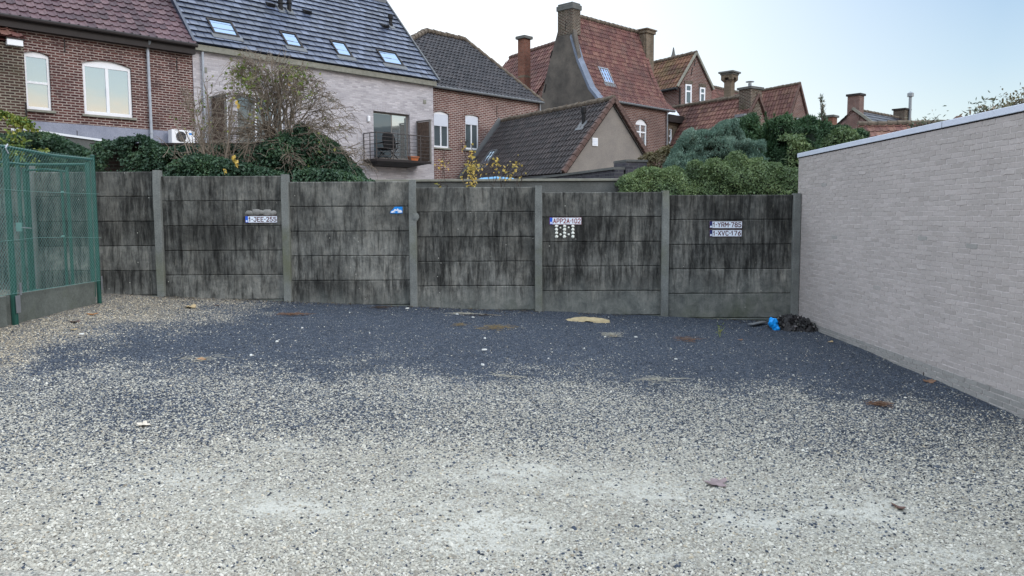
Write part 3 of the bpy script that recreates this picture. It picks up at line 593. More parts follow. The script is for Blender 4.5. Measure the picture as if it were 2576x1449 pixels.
# ------------------------------------------------------------------ walls just behind the fence
def back_walls():
    # grey rendered wall with thin coping
    y = 14.0; z0 = aty(880, 448, y)[2]; z1 = aty(1575, 457, y)[2]; x0, x1 = -3.4, 2.6; zz = (z0+z1)/2-.03
    e = empty('rendered_wall', (0, y, 0), label='lichen spotted grey rendered garden wall just behind the slab fence, thin stone coping', cat='wall')
    MB().box(x0, x1, 0, .2, -.2, zz).build('wall', M['gwall'], e); MB().box(x0, x1, -.03, .23, zz+.002, zz+.045).build('coping', M['stonetrim'], e, bevel=.006)
    # dark brick wall and pier running away
    a = np.array([2.23, 16.]); b = np.array([.5, 20.8]); d = b-a; L_ = np.linalg.norm(d); zt = float(aty(1568, 427, 16)[2])
    e = empty('garden_wall', (a[0], a[1], 0), math.atan2(d[1], d[0]), label='dark grey brick garden wall running back from the square pier beside the hedge', cat='wall')
    MB().box(0, L_, 0, .2, -.2, zt).build('wall', M['purple'], e); MB().box(0, L_, -.03, .23, zt+.002, zt+.05).build('coping', M['gwall'], e)
    zp = float(aty(1568, 407, 16)[2]); MB().box(-.02, .5, -.5, -.035, -.2, zp).build('pier', M['purple'], e); MB().box(-.04, .52, -.52, -.033, zp+.002, zp+.045).build('pier_cap', M['gwall'], e)
    # old brick wall under the ivy
    zt = float(aty(300, 366, 14.9)[2]); e = empty('old_brick_wall', (0, 14.9, 0), label='old mossy brick wall half buried in ivy on the left', cat='wall')
    MB().box(-7.75, -3.9, 0, .25, -.2, zt).build('wall', M['oldwall'], e); MB().box(-7.75, -3.9, -.03, .28, zt+.002, zt+.04).build('coping', M['fascia'], e)
    # grey wall with white coping running back to the house
    a = np.array([-10.26, 17.]); b = np.array([-9.86, 20.2]); d = b-a; L_ = np.linalg.norm(d); h0 = float(aty(75, 322, 17)[2]); h1 = float(aty(318, 356, 20.2)[2])
    e = empty('garden_wall', (a[0], a[1], 0), math.atan2(d[1], d[0]), label='smooth grey garden wall with a white metal coping in front of the violet roofed house', cat='wall')
    MB().prism([(0, -.2), (L_, -.2), (L_, h1-.05), (0, h0-.05)], 0, .22).build('wall', M['gwall'], e)
    MB().prism([(0, h0-.048), (L_, h1-.048), (L_, h1+.0), (0, h0+.0)], -.04, .26).build('coping', M['white'], e)
back_walls()
# ------------------------------------------------------------------ houses
def wall_open(name, mat, parent, u0, u1, z0, z1, back, ops=(), reveal=.11, y=0.):
    """front wall with real openings; ops = (u0, u1, z0, z1, rise) where rise > 0 makes a segmental arch head"""
    us = sorted({u0, u1, *[o[0] for o in ops], *[o[1] for o in ops]}); zs = sorted({z0, z1, *[o[2] for o in ops], *[o[3] for o in ops]})
    b = MB()
    for i in range(len(us)-1):
        for j in range(len(zs)-1):
            cx, cz = (us[i]+us[i+1])/2, (zs[j]+zs[j+1])/2
            if any(o[0] < cx < o[1] and o[2] < cz < o[3] for o in ops): continue
            b.quad((us[i], y, zs[j]), (us[i+1], y, zs[j]), (us[i+1], y, zs[j+1]), (us[i], y, zs[j+1]))
    for o in ops:
        a0, a1, c0, c1, rise = o; n = 10
        hd = [(a0+(a1-a0)*k/n, c1-rise*(2*k/n-1)**2) for k in range(n+1)]
        for k in range(n):
            if rise > 0:
                b.add([(hd[k][0], y, hd[k][1]), (hd[k+1][0], y, hd[k+1][1]), (hd[k+1][0], y, c1), (hd[k][0], y, c1)], [(0, 1, 2, 3)])
            b.add([(hd[k][0], y, hd[k][1]), (hd[k+1][0], y, hd[k+1][1]), (hd[k+1][0], y+reveal, hd[k+1][1]), (hd[k][0], y+reveal, hd[k][1])], [(3, 2, 1, 0)])
        b.quad((a0, y, c0), (a0, y+reveal, c0), (a0, y+reveal, c1-rise), (a0, y, c1-rise)); b.quad((a1, y, c0), (a1, y, c1-rise), (a1, y+reveal, c1-rise), (a1, y+reveal, c0))
        b.quad((a0, y, c0), (a1, y, c0), (a1, y+reveal, c0), (a0, y+reveal, c0))
    b.quad((u0, y, z0), (u0, y, z1), (u0, back, z1), (u0, back, z0)); b.quad((u1, y, z0), (u1, back, z0), (u1, back, z1), (u1, y, z1)); b.quad((u0, back, z0), (u0, back, z1), (u1, back, z1), (u1, back, z0))
    return b.build(name, mat, parent)
def window(parent, u0, u1, z0, z1, rise=0, y=.07, mat='white', glass='glass', mull=(), trans=(), fw=.06, sill='stonetrim', shutter=0, name='window', head=None, y2=None, sillw=.06):
    b = MB(); g = .004; u0 += g; u1 -= g; z0 += g; z1 -= g; n = 10
    b.box(u0, u1, y, y+.05, z0, z0+fw*1.3); b.box(u0, u0+fw, y, y+.05, z0+fw*1.3, z1-rise-.01); b.box(u1-fw, u1, y, y+.05, z0+fw*1.3, z1-rise-.01)
    if rise > 0:
        hd = [(u0+(u1-u0)*k/n, z1-rise*(2*k/n-1)**2) for k in range(n+1)]
        b.prism([(u0, z1-rise-.01-fw)]+[(u1, z1-rise-.01-fw)]+hd[::-1][0:], y+.001, y+.051)
    else: b.box(u0, u1, y+.001, y+.051, z1-fw, z1)
    for m in mull: b.box(m-fw*.55, m+fw*.55, y+.002, y+.049, z0+fw, z1-rise-fw)
    for m in trans: b.box(u0+fw, u1-fw, y+.003, y+.048, m-fw*.5, m+fw*.5)
    w = b.build(name, M[mat], parent, bevel=.004)
    MB().box(u0+fw*.5, u1-fw*.5, y+.03, y+.036, z0+fw*.5, z1-rise-.01-fw*.5).build('pane', M[glass], w)
    if shutter: MB().box(u0+fw*.6, u1-fw*.6, y-.01, y+.02, z1-rise-shutter, z1-rise-.02).build('roller_shutter', shutter_mat(), w)
    if sill: MB().box(u0-.08, u1+.08, -.07, y+.0, z0-sillw-.006, z0-.006).build('sill', M[sill], w, bevel=.004)
    return w
def shutter_mat():
    if 'shut' in M: return M['shut']
    t = NT('slatted shutter'); sp = t.n('SeparateXYZ'); t.l(t.coord(), sp.inputs[0]); w = t.math('FRACT', t.math('MULTIPLY', sp.outputs[2], 18)); t.bump(w, .5, .01)
    M['shut'] = t.set((.62, .66, .74), .5); return M['shut']
def arch_band(parent, u0, u1, z1, rise, h=.22, mat='red', y=-.006, name='arch'):
    b = MB(); n = max(8, int((u1-u0+.2)/.075)); a0, a1 = u0-.1, u1+.1
    fz = lambda u: z1-rise*((2*(u-u0)/(u1-u0)-1)**2)
    for k in range(n):
        ua, ub = a0+(a1-a0)*(k+.08)/n, a0+(a1-a0)*(k+.92)/n; mid = (a0+a1)/2; sp = .12
        b.prism([(ua, fz(ua)+.006), (ub, fz(ub)+.006), (ub+(ub-mid)*sp, fz(ub)+h), (ua+(ua-mid)*sp, fz(ua)+h)], y, .02)
    return b.build(name, M[mat], parent)
def tiles(name, O, U, V, poly, mat, parent, rowh=.3, colw=.25, kind='pan', lift=.03, stag=False):
    """overlapping roof tiles as geometry; poly = convex outline in (s,t) on the plane O + s U + t V, counter-clockwise"""
    O = np.array(O, float); U = np.array(U, float); U /= np.linalg.norm(U); V = np.array(V, float); V -= (V@U)*U; V /= np.linalg.norm(V); Nn = np.cross(U, V)
    poly = np.array(poly, float); s0, t0 = poly.min(0); s1, t1 = poly.max(0)
    nr = int(math.ceil((t1-t0)/rowh)); nc = int(math.ceil((s1-s0)/colw))+1
    prof = [(0, .0), (.12, .010), (.35, .0), (.62, .006), (.78, .036), (.88, .048), (1, .02)] if kind == 'pan' else [(0, 0), (.94, 0), (1, -.012)]
    kx = np.array([p[0] for p in prof]); kz = np.array([p[1] for p in prof]); K = len(prof)
    verts = []; faces = []; rnd = []; n = 0
    for i in range(nr):
        tb = t0+i*rowh; tt = tb+rowh+.02
        offs = (colw*.5 if (i % 2 and stag) else 0)
        for j in range(nc):
            sb = s0+j*colw-offs; dz = (random.random()-.5)*.008; dt = (random.random()-.5)*.016; r = random.random()*.75+.25*random.random()
            r = min(1, max(0, .5+(r-.45)*1.25))
            for (t_, zz) in ((tb+dt, lift+dz), (tt, dz*.5)):
                for q in range(K): verts.append((sb+kx[q]*colw, t_, zz+kz[q]))
            for q in range(K): verts.append((sb+kx[q]*colw, tb+dt+.035, 0))
            for q in range(K-1): faces.append((n+q, n+q+1, n+K+q+1, n+K+q)); rnd.append(r); faces.append((n+q+1, n+q, n+2*K+q, n+2*K+q+1)); rnd.append(r*.5)  # tucked-under faces take a darker tone, shade put into the colour
            n += 3*K
    bm = bmesh.new(); lay = bm.faces.layers.float.new('rnd'); vs = [bm.verts.new(v) for v in verts]
    for f, r in zip(faces, rnd):
        ff = bm.faces.new([vs[a] for a in f]); ff[lay] = r
    m = len(poly)
    for k in range(m):
        a = poly[k]; c = poly[(k+1) % m]; d = c-a; nn = (d[1], -d[0], 0)
        if abs(d[1]) < 1e-6 and a[1] <= t0+1e-6: continue
        bmesh.ops.bisect_plane(bm, geom=bm.verts[:]+bm.edges[:]+bm.faces[:], plane_co=(a[0], a[1], 0), plane_no=nn, clear_outer=True)
    # the deck beneath
    dv = [bm.verts.new((p[0], p[1], -.004)) for p in poly]; bm.faces.new(dv)[lay] = .2
    dv = [bm.verts.new((p[0], p[1], -.12)) for p in poly]; bm.faces.new(dv[::-1])[lay] = .2
    for v in bm.verts:
        p = O+U*v.co.x+V*v.co.y+Nn*v.co.z; v.co = p
    me = bpy.data.meshes.new(name); bm.to_mesh(me); bm.free(); me.materials.append(mat); o = bpy.data.objects.new(name, me); COL.objects.link(o); o.parent = parent; return o
def roof_poly(name, pts, mat, parent, **k):
    """pts: 3-D corners (counter-clockwise seen from outside), first edge = eaves"""
    P_ = [np.array(p, float) for p in pts]; O = P_[0]; U = P_[1]-P_[0]; U /= np.linalg.norm(U); V = P_[-1]-P_[0]; V = V-(V@U)*U; V /= np.linalg.norm(V)
    return tiles(name, O, U, V, [((p-O)@U, (p-O)@V) for p in P_], mat, parent, **k)
def ridge_tiles(parent, a, b, mat, r=.1, seg=.38, name='ridge', drop=.02):
    a = np.array(a, float); b = np.array(b, float); L_ = np.linalg.norm(b-a); n = max(2, int(L_/seg)); m = MB()
    for k in range(n):
        p = a+(b-a)*k/n; q = a+(b-a)*(k+1.06)/n; j = (random.random()-.5)*.02
        m.tube([(p[0], p[1], p[2]-drop+j), (q[0], q[1], q[2]-drop+j)], [r*1.12, r*.88], 10)
    return m.build(name, mat, parent)
def skylight(parent, O, U, V, s0, s1, t0, t1, frame='fascia', glass='glasss', lift=.07):
    O = np.array(O, float); U = np.array(U, float); V = np.array(V, float); Nn = np.cross(U, V)
    def P3(s, t, n): return tuple(O+U*s+V*t+Nn*n)
    def bx(a0, a1, b0, b1, n0, n1):
        m = MB(); v = [P3(s, t, n) for n in (n0, n1) for s, t in ((a0, b0), (a1, b0), (a1, b1), (a0, b1))]
        return m.add(v, [(0, 3, 2, 1), (4, 5, 6, 7), (0, 1, 5, 4), (1, 2, 6, 5), (2, 3, 7, 6), (3, 0, 4, 7)])
    w = .06; m = MB()
    for a in ((s0, s1, t0, t0+w), (s0, s1, t1-w, t1), (s0, s0+w, t0+w, t1-w), (s1-w, s1, t0+w, t1-w)):
        q = bx(*a, -.02, lift); m.add(q.v, q.f)
    o = m.build('skylight', M[frame], parent); g = bx(s0+w, s1-w, t0+w, t1-w, 0, lift-.025); g.build('pane', M[glass], o)
    fl = bx(s0-.08, s1+.08, t0-.2, t0, .0, .05); fl.build('flashing', M['zincd'], o); return o
def pipe(parent, u, z0, z1, y=-.09, r=.04, mat='zinc', name='downpipe'):
    o = MB().tube([(u, y, z0), (u, y, z1)], r, 10).build(name, M[mat], parent, smooth=False)
    b = MB()
    for z in np.arange(z0+.6, z1, 1.3): b.tube([(u, y, z), (u, y, z+.05)], r*1.25, 10)
    b.build('pipe_clamp', M[mat], o); return o
def hexv(box, mat, name, parent, **k): return MB().box(*box).build(name, mat, parent, **k)
# frame of the whole row: x along the facades, y into the houses
q = aty(1090, 208, 32); A = Frame(q[0], 32, .951, 1)
def house_frame(fr, name, label, cat='house', **k): return empty(name, tuple(fr.o), fr.a, label=label, cat=cat, **k)
def violet_house():
    e = house_frame(A, 'row_house', 'red brown brick house with violet brown pantile roof and white arched window, far left')
    u0, u1, ze = -16.5, -9.72, 6.84; z0 = 0
    w1 = (-14.3, -13.68, 4.53, 6.07, .08); w2 = (-12.86, -11.54, 4.52, 6.06, .12)
    wall_open('wall', M['red'], e, u0, u1, z0, ze-.25, 6, [w1, w2])
    w = window(e, *w1, y=.06, trans=(5.25,), sill='stonetrim', glass='glass'); arch_band(e, *w1[:2], w1[3], w1[4])
    w = window(e, *w2, y=.06, mull=(-12.2,), fw=.075); arch_band(e, *w2[:2], w2[3], w2[4])
    MB().box(-12.245, -12.235, .04, .05, 5.1, 5.3).build('handle', M['white'], w)
    hexv((u0, u1-.0, -.02, -.002, z0, 4.22), M['render'], 'plinth', e)
    hexv((u0, u1+.0, -.02, .0, ze-.5, ze-.46), M['red'], 'string_course', e)
    hexv((u0, u1+.02, -.22, .3, ze-.27, ze-.03), M['fascia'], 'fascia', e)
    b = MB()
    for k in range(1): b.tube([(u0, -.30, ze-.02), (u1+.05, -.30, ze-.02)], .06, 8)
    b.build('gutter', M['fascia'], e)
    s = math.tan(math.radians(45)); top = 3.6
    roof_poly('roof', [(u0, -.28, ze), (u1+.02, -.28, ze), (u1+.02, top, ze+(top+.28)*s), (u0, top, ze+(top+.28)*s)], M['tileA'], e, rowh=.265, colw=.235)
    pipe(e, -11.08, 2.2, ze-.3, mat='label')
    MB().tube([(-11.08, -.26, ze-.08), (-11.08, -.2, ze-.16), (-11.08, -.09, ze-.3)], .04, 8).build('pipe_bend', M['zinc'], e)
    for u, za, zb in ((-13.29, 6.15, 6.5), (-10.2, 6.05, 6.45), (-15.0, 6.1, 6.5)): MB().box(u-.012, u+.012, -.025, -.003, za, zb).build('wall_anchor', M['fascia'], e)
    MB().box(-13.1, -13.085, -.03, -.021, 3.9, 4.05).build('wall_anchor', M['fascia'], e)
    ac = house_frame(A, 'air_conditioner', 'white outdoor air conditioning unit with round black grille above the ivy', 'air conditioner'); ac.location = tuple(A.o+A.u*-10.62-A.b*.42+np.array([0, 0, 3.84]))
    MB().box(0, .70, 0, .26, 0, .40).build('housing', M['white'], ac, bevel=.012)
    m = MB(); 
    for k in range(5): m.tube([(.28+.15*(k+1)/5*math.cos(a), -.012, .2+.15*(k+1)/5*math.sin(a)) for a in np.linspace(0, 6.283, 25)], .004, 4)
    for k in range(8): a = k*math.pi/4; m.tube([(.28, -.014, .2), (.28+.155*math.cos(a), -.014, .2+.155*math.sin(a))], .003, 4)
    m.build('fan_grille', M['metal'], ac); MB().tube([(.28, -.001, .2), (.28, -.006, .2)], .155, 28).build('fan_opening', M['black'], ac)
    MB().box(.53, .63, -.006, -.001, .27, .33).build('label_sticker', M['sblue'], ac)
violet_house()
def grey_house():
    e = house_frame(A, 'row_house', 'pale grey brick house with blue grey slate roof, four skylights and a balcony')
    u0, u1, ze = -9.70, -.02, 6.88; door = (-2.93, -1.22, 3.79, 5.52, 0); d2 = (-8.3, -6.6, 3.75, 5.6, 0)
    wall_open('wall', M['grey'], e, u0, u1, 0, ze-.16, 7, [door, d2], reveal=.14)
    hexv((u0+.0, u1+.06, -.16, .02, ze-.158, ze+.02), M['stonetrim'], 'eaves_board', e, bevel=.006)
    O = np.array([u0+.0, -.2, ze+.05]); tb, th = 3.07, 10.55
    V = np.array([0, tb+.2, th-ze-.05]); Ls = np.linalg.norm(V); V = V/Ls; U = np.array([1., 0, 0])
    tiles('roof', O, U, V, [(0, 0), (u1-u0+.08, 0), (u1-u0+.08, Ls), (0, Ls)], M['slate'], e, rowh=.283, colw=.30, kind='flat', lift=.05, stag=True)
    MB().beam(tuple(O+U*(u1-u0+.12)+V*-.05), tuple(O+U*(u1-u0+.12)+V*(Ls+.05)), .06, .16, up=tuple(np.cross(U, V))).build('verge', M['zincd'], e)
    MB().beam(tuple(O+U*-.02+V*0), tuple(O+U*-.02+V*Ls), .09, .12, up=tuple(np.cross(U, V))).build('verge', M['slate'], e)
    MB().quad((u1, 0, ze-.16), (u1, 7, ze-.16), (u1, 3.6, th-.1), (u1, 3, th-.1)).build('gable', M['grey'], e)
    MB().box(u0, u1+.08, tb-.1, tb+.2, th-.08, th+.06).build('ridge', M['zincd'], e)
    # roof windows measured on the roof plane
    Nn = np.cross(U, V)
    def on_roof(x, y):
        v = ray(x, y); n = A.u*Nn[0]+A.b*Nn[1]+np.array([0, 0, Nn[2]]); Ow = A.o+A.u*O[0]+A.b*O[1]+np.array([0, 0, O[2]])
        t = ((Ow-CP)@n)/(v@n); p = np.array(A.loc(CP+v*t))-O; return p@U, p@V
    for tl, br in (((515, 47), (602, 97)), ((699, 80), (763, 124)), ((826, 103), (888, 147)), ((943, 126), (1016, 169))):
        s0, t1 = on_roof(*tl); s1, t0 = on_roof(*br); skylight(e, O, U, V, s0+.02, s1, t0, t1)
    def vent(x, y0, y1, r=.07, cowl=True, nm='vent_pipe'):
        s, t = on_roof(x, y0); p = O+U*s+V*t; _, h = A.px(x, y1, p[1]); m = MB()
        m.tube([(p[0], p[1], p[2]-.05), (p[0], p[1], h)], r, 10)
        if cowl: m.tube([(p[0], p[1], h-.14), (p[0], p[1], h-.12), (p[0], p[1], h), (p[0], p[1], h+.02)], [r*1.5]*4, 10); m.tube([(p[0], p[1], h-.4), (p[0], p[1], h-.36)], r*1.3, 10)
        o = m.build(nm, M['black'], e); q = MB(); c = [tuple(p+U*a+V*b+Nn*.045) for a, b in ((-.14, -.2), (.14, -.2), (.12, .12), (-.12, .12))]; q.quad(*c); q.build('flashing', M['zincd'], o)
    vent(706, 25, -20, .08); vent(728, 29, -20, .075); vent(983, 66, 38, .07)
    for x, y in ((678, 14), (770, 32), (966, 68)):
        s, t = on_roof(x, y); p = O+U*s+V*t; m = MB(); c0 = [p+U*a+V*b+Nn*n for a, b, n in ((-.16, -.12, .04), (.16, -.12, .04), (.14, .14, .04), (-.14, .14, .04), (-.13, -.1, .16), (.13, -.1, .16), (.1, .1, .06), (-.1, .1, .06))]
        m.add(c0, [(4, 5, 6, 7), (0, 1, 5, 4), (1, 2, 6, 5), (2, 3, 7, 6), (3, 0, 4, 7)]).build('roof_vent', M['black'], e)
    pipe(e, -9.42, 3.6, ze-.17, r=.035, mat='label')
    for x, y in ((515, 176), (1013, 252), (833, 252), (1068, 256)):
        u, h = A.px(x, y); 
        if x in (515, 1068): MB().box(u-.07, u+.07, -.02, -.002, h-.08, h+.08).build('air_vent', M['stonetrim'], e, bevel=.004)
        if x == 833: MB().box(u-.13, u+.13, -.008, -.001, h-.06, h+.06).build('air_vent', M['gwall'], e)
    # balcony doors
    w = window(e, *door, y=.10, mat='taupe', glass='glass', mull=(-2.03,), fw=.055, sill=None, name='balcony_door')
    hexv((-2.9, -2.07, .075, .09, 3.86, 5.44), M['glassd'], 'pane', w)
    hexv((-1.33, -1.30, .06, .095, 3.9, 5.4), M['taupe'], 'side_rail', w)
    window(e, *d2, y=.10, mat='white', glass='glassd', mull=(-7.6, -7.0), fw=.06, sill=None, name='balcony_door')
    b = MB(); n = 24
    for k in range(n):
        x = door[0]-.03+(door[1]-door[0]+.06)*k/n; b.box(x+.004, x+(door[1]-door[0]+.06)/n-.004, -.006, .02, door[3]+.012, door[3]+.2)
    b.build('lintel', M['grey'], e)
    u, h = A.px(926, 299); lamp = MB(); lamp.tube([(u, -.01, h-.12), (u, -.05, h-.13), (u, -.09, h-.08)], [.01, .06, .06], 10); 
    l = MB().box(u-.06, u+.06, -.09, -.002, h-.12, h+.11).build('wall_lamp', M['white'], e, bevel=.04)
    # balcony
    def balcony(ua, ub, fl, dpt, label, screen_u, zt_screen, glassy=False):
        q = house_frame(A, 'balcony', label, 'balcony')
        sl_ = MB().box(ua, ub, -dpt, -.003, fl-.09, fl).build('slab', M['fascia'], q, bevel=.006)
        un = MB().add([(ua+.25, -.003, fl-.24), (ub-.6, -.003, fl-.24), (ub-.1, -.003, fl-.092), (ua+.1, -.003, fl-.092), (ua+.25, -dpt+.35, fl-.20), (ub-.6, -dpt+.35, fl-.20), (ub-.1, -dpt+.05, fl-.092), (ua+.1, -dpt+.05, fl-.092)],
                      [(0, 4, 5, 1), (4, 7, 6, 5), (0, 3, 7, 4), (1, 5, 6, 2), (0, 1, 2, 3)]).build('bracket', M['black'], q)
        top = fl+.93
        if not glassy:
            for k, z in enumerate(np.linspace(fl+.12, top, 7)):
                r = .018 if k == 6 else .009
                MB().tube([(ua+.02, -.03, z), (ua+.02, -dpt+.02, z), (ub-.02, -dpt+.02, z)], r, 6).build('rail', M['rail'], q)
            for (u_, y_) in ((ua+.02, -.03), (ua+.02, -dpt*.5), (ua+.02, -dpt+.02), (ua+(ub-ua)*.30, -dpt+.02), (ua+(ub-ua)*.6, -dpt+.02), (ua+(ub-ua)*.80, -dpt+.02), (ub-.03, -dpt+.02)):
                MB().beam((u_, y_, fl-.08), (u_, y_, top), .035, .012, up=(0, 1, 0)).build('baluster', M['rail'], q)
        else:
            for k, z in enumerate(np.linspace(fl+.12, top, 7)): MB().tube([(ua+.02, -dpt+.02, z), (ub-.02, -dpt+.02, z), (ub-.02, -.03, z)], .018 if k == 6 else .009, 6).build('rail', M['rail'], q)
            MB().beam((ua+.06, -dpt-.03, fl-1.6), (ua+.06, -dpt-.03, zt_screen), .03, .03, up=(0, 1, 0)).build('corner_pole', M['white'], q)
        m = MB(); zs0 = fl+.02; n = 7
        for k in range(n): y_a = -dpt+.06+(dpt-.1)*k/n; m.box(screen_u-.02, screen_u+.02, y_a+.004, y_a+(dpt-.1)/n-.004, zs0, zt_screen-.02)
        sc = m.build('timber_screen', M['wood'], q)
        fr_ = MB(); fr_.box(screen_u-.035, screen_u+.035, -dpt+.0, -dpt+.055, fl-.05, zt_screen); fr_.box(screen_u-.035, screen_u+.035, -.045, -.005, fl-.05, zt_screen); fr_.box(screen_u-.04, screen_u+.04, -dpt-.02, -.003, zt_screen+.001, zt_screen+.045)
        fr_.build('screen_frame', M['taupe'], sc); return q
    ua, _ = A.px(912.5, 335.6); dp_, zt_ = A.dp(946, 329, ua); ub = A.px(1051, 350)[0]; fl = A.px(915, 401)[1]
    bo, zs_ = A.dp(1089, 303, ub)

    dpt = -dp_
    balcony(ua, ub, fl, dpt, 'dark steel balcony with horizontal rails, a black chair and timber side screen', ub-.03, zs_)
    ua2, z2 = A.px(530, 253); d2_, z2t = A.dp(564, 238, ua2)
    balcony(ua2, ua2+3.2, fl, -d2_, 'glass fronted balcony with brown timber side screen behind the bare shrub', ua2+.04, z2t, True)
    # folding chair on the balcony
    cu = A.px(972, 350, dp_*.55)[0]; c = empty('camping_chair', tuple(A.o+A.u*cu+A.b*dp_*.62+np.array([0, 0, fl])), A.a, label='black fabric folding camping chair standing on the balcony', cat='chair')
    m = MB(); zz = [.42, .55, .75, .92, 1.0]; ww = [.27, .29, .30, .26, .16]; V = []
    for z, w_ in zip(zz, ww):
        for k in range(7): a = (k/6-.5)*2; V.append((a*w_, -.12+.07*a*a-(z-.42)*.18*-1-.1, z-.02*a*a))
    F_ = [(i*7+k, i*7+k+1, (i+1)*7+k+1, (i+1)*7+k) for i in range(4) for k in range(6)]
    o = mesh_np('backrest', np.array(V), F_, M['blackd'], c); md = o.modifiers.new('s', 'SOLIDIFY'); md.thickness = .05
    V = [(a*.26, y, .42-.05*(1-abs(a))) for y in (-.22, 0, .25) for a in (-1, -.5, 0, .5, 1)]
    o = mesh_np('seat', np.array(V), [(i*5+k, i*5+k+1, (i+1)*5+k+1, (i+1)*5+k) for i in range(2) for k in range(4)], M['blackd'], c); md = o.modifiers.new('s', 'SOLIDIFY'); md.thickness = .03
    for a, b_ in (((-.27, -.24, .03), (.27, -.24, .42)), ((.27, -.24, .03), (-.27, -.24, .42)), ((-.27, .25, .03), (.27, .25, .42)), ((.27, .25, .03), (-.27, .25, .42)), ((-.28, -.24, .03), (-.28, .25, .42)), ((-.28, .25, .03), (-.28, -.24, .42)), ((.28, -.24, .03), (.28, .25, .42)), ((.28, .25, .03), (.28, -.24, .42))):
        MB().tube([a, b_], .012, 6).build('leg', M['black'], c)
    for s_ in (-1, 1):
        MB().beam((s_*.33, -.24, .60), (s_*.33, .28, .57), .07, .03).build('armrest', M['blackd'], c)
        MB().tube([(s_*.3, -.22, .4), (s_*.3, -.25, .98)], .012, 6).build('back_pole', M['black'], c)
    pu = A.px(1169, 398, dp_*.8)[0]
    pu = A.px(1169-0, 396, -.35)[0]
    b_ = A.px(1168, 396, dp_*.85)[0]
    uu = ua+(ub-ua)*.70
    pt = empty('plant_pot', tuple(A.o+A.u*uu+A.b*(dp_+.14)+np.array([0, 0, fl+.0])), A.a, label='orange terracotta trough pot on the balcony floor', cat='pot')
    MB().add([(-.15, -.07, 0), (.15, -.07, 0), (.15, .07, 0), (-.15, .07, 0), (-.2, -.09, .13), (.2, -.09, .13), (.2, .09, .13), (-.2, .09, .13)], [(0, 3, 2, 1), (4, 5, 6, 7), (0, 1, 5, 4), (1, 2, 6, 5), (2, 3, 7, 6), (3, 0, 4, 7)]).build('trough', M['orange'], pt)
    MB().box(-.215, .215, -.1, .1, .131, .16).build('rim', M['orange'], pt)
grey_house()
B = Frame(*(A.o[:2]+A.b[:2]*1.0), .951, 1)
def hip_house():
    e = house_frame(B, 'brick_house', 'red brick house with black brown hipped pantile roof and shuttered white windows')
    u0, u1, ze = -3.2, 7.42, 6.95
    w1 = (.86, 1.71, 4.48, 5.98, .10); w2 = (2.64, 3.45, 4.5, 5.98, .05)
    wall_open('wall', M['redB'], e, u0, u1, 0, ze-.06, 7, [w1, w2])
    window(e, *w1, y=.05, mull=(1.29,), glass='glassd', shutter=.5, fw=.06); window(e, *w2, y=.05, mull=(3.04,), glass='glassd', shutter=.36, fw=.06)
    for w in (w1, w2): arch_band(e, w[0], w[1], w[3], w[4], h=.2, mat='redB')
    hexv((u0, 3.0, -.02, -.002, 0, 3.1), M['render'], 'plinth', e)
    MB().tube([(1.0, -.04, 2.6), (1.0, -.04, 3.0), (1.1, -.04, 3.03), (2.75, -.04, 3.0), (2.8, -.04, 2.9)], .02, 6).build('pipe', M['fascia'], e)
    MB().tube([(u0, -.16, ze-.03), (u1+.1, -.16, ze-.03)], .06, 8).build('gutter', M['zincd'], e)
    pipe(e, u1-.06, 4.5, ze-.05, r=.035)
    rb, rh, ra, rc = 3.1, 9.98, 3.3, 5.85
    roof_poly('roof', [(u0, -.15, ze), (u1+.12, -.15, ze), (rc-.3, rb, rh), (-.15+ra-.0, rb, rh)], M['tileB'], e, rowh=.255, colw=.22)
    roof_poly('roof', [(u0, 6.6, ze), (u0, -.15, ze), (ra-.15, rb, rh)], M['tileB'], e, rowh=.255, colw=.22)
    roof_poly('roof', [(u1+.12, -.15, ze), (u1+.12, 6.6, ze), (rc-.3, rb, rh)], M['tileB'], e, rowh=.255, colw=.22)
    ridge_tiles(e, (ra-.1, rb, rh+.06), (rc-.3, rb, rh+.06), M['ridge'], .13); ridge_tiles(e, (u0, -.12, ze+.05), (ra-.15, rb, rh+.06), M['ridge'], .13); ridge_tiles(e, (rc-.3, rb, rh+.06), (u1+.1, -.12, ze+.05), M['ridge'], .10)
    MB().box(4.55, 4.57, -.02, -.003, 6.0, 6.5).build('wall_anchor', M['fascia'], e)
hip_house()
c = aty(1500, 248, 40); Cf = Frame(c[0], 40, .951, 1)
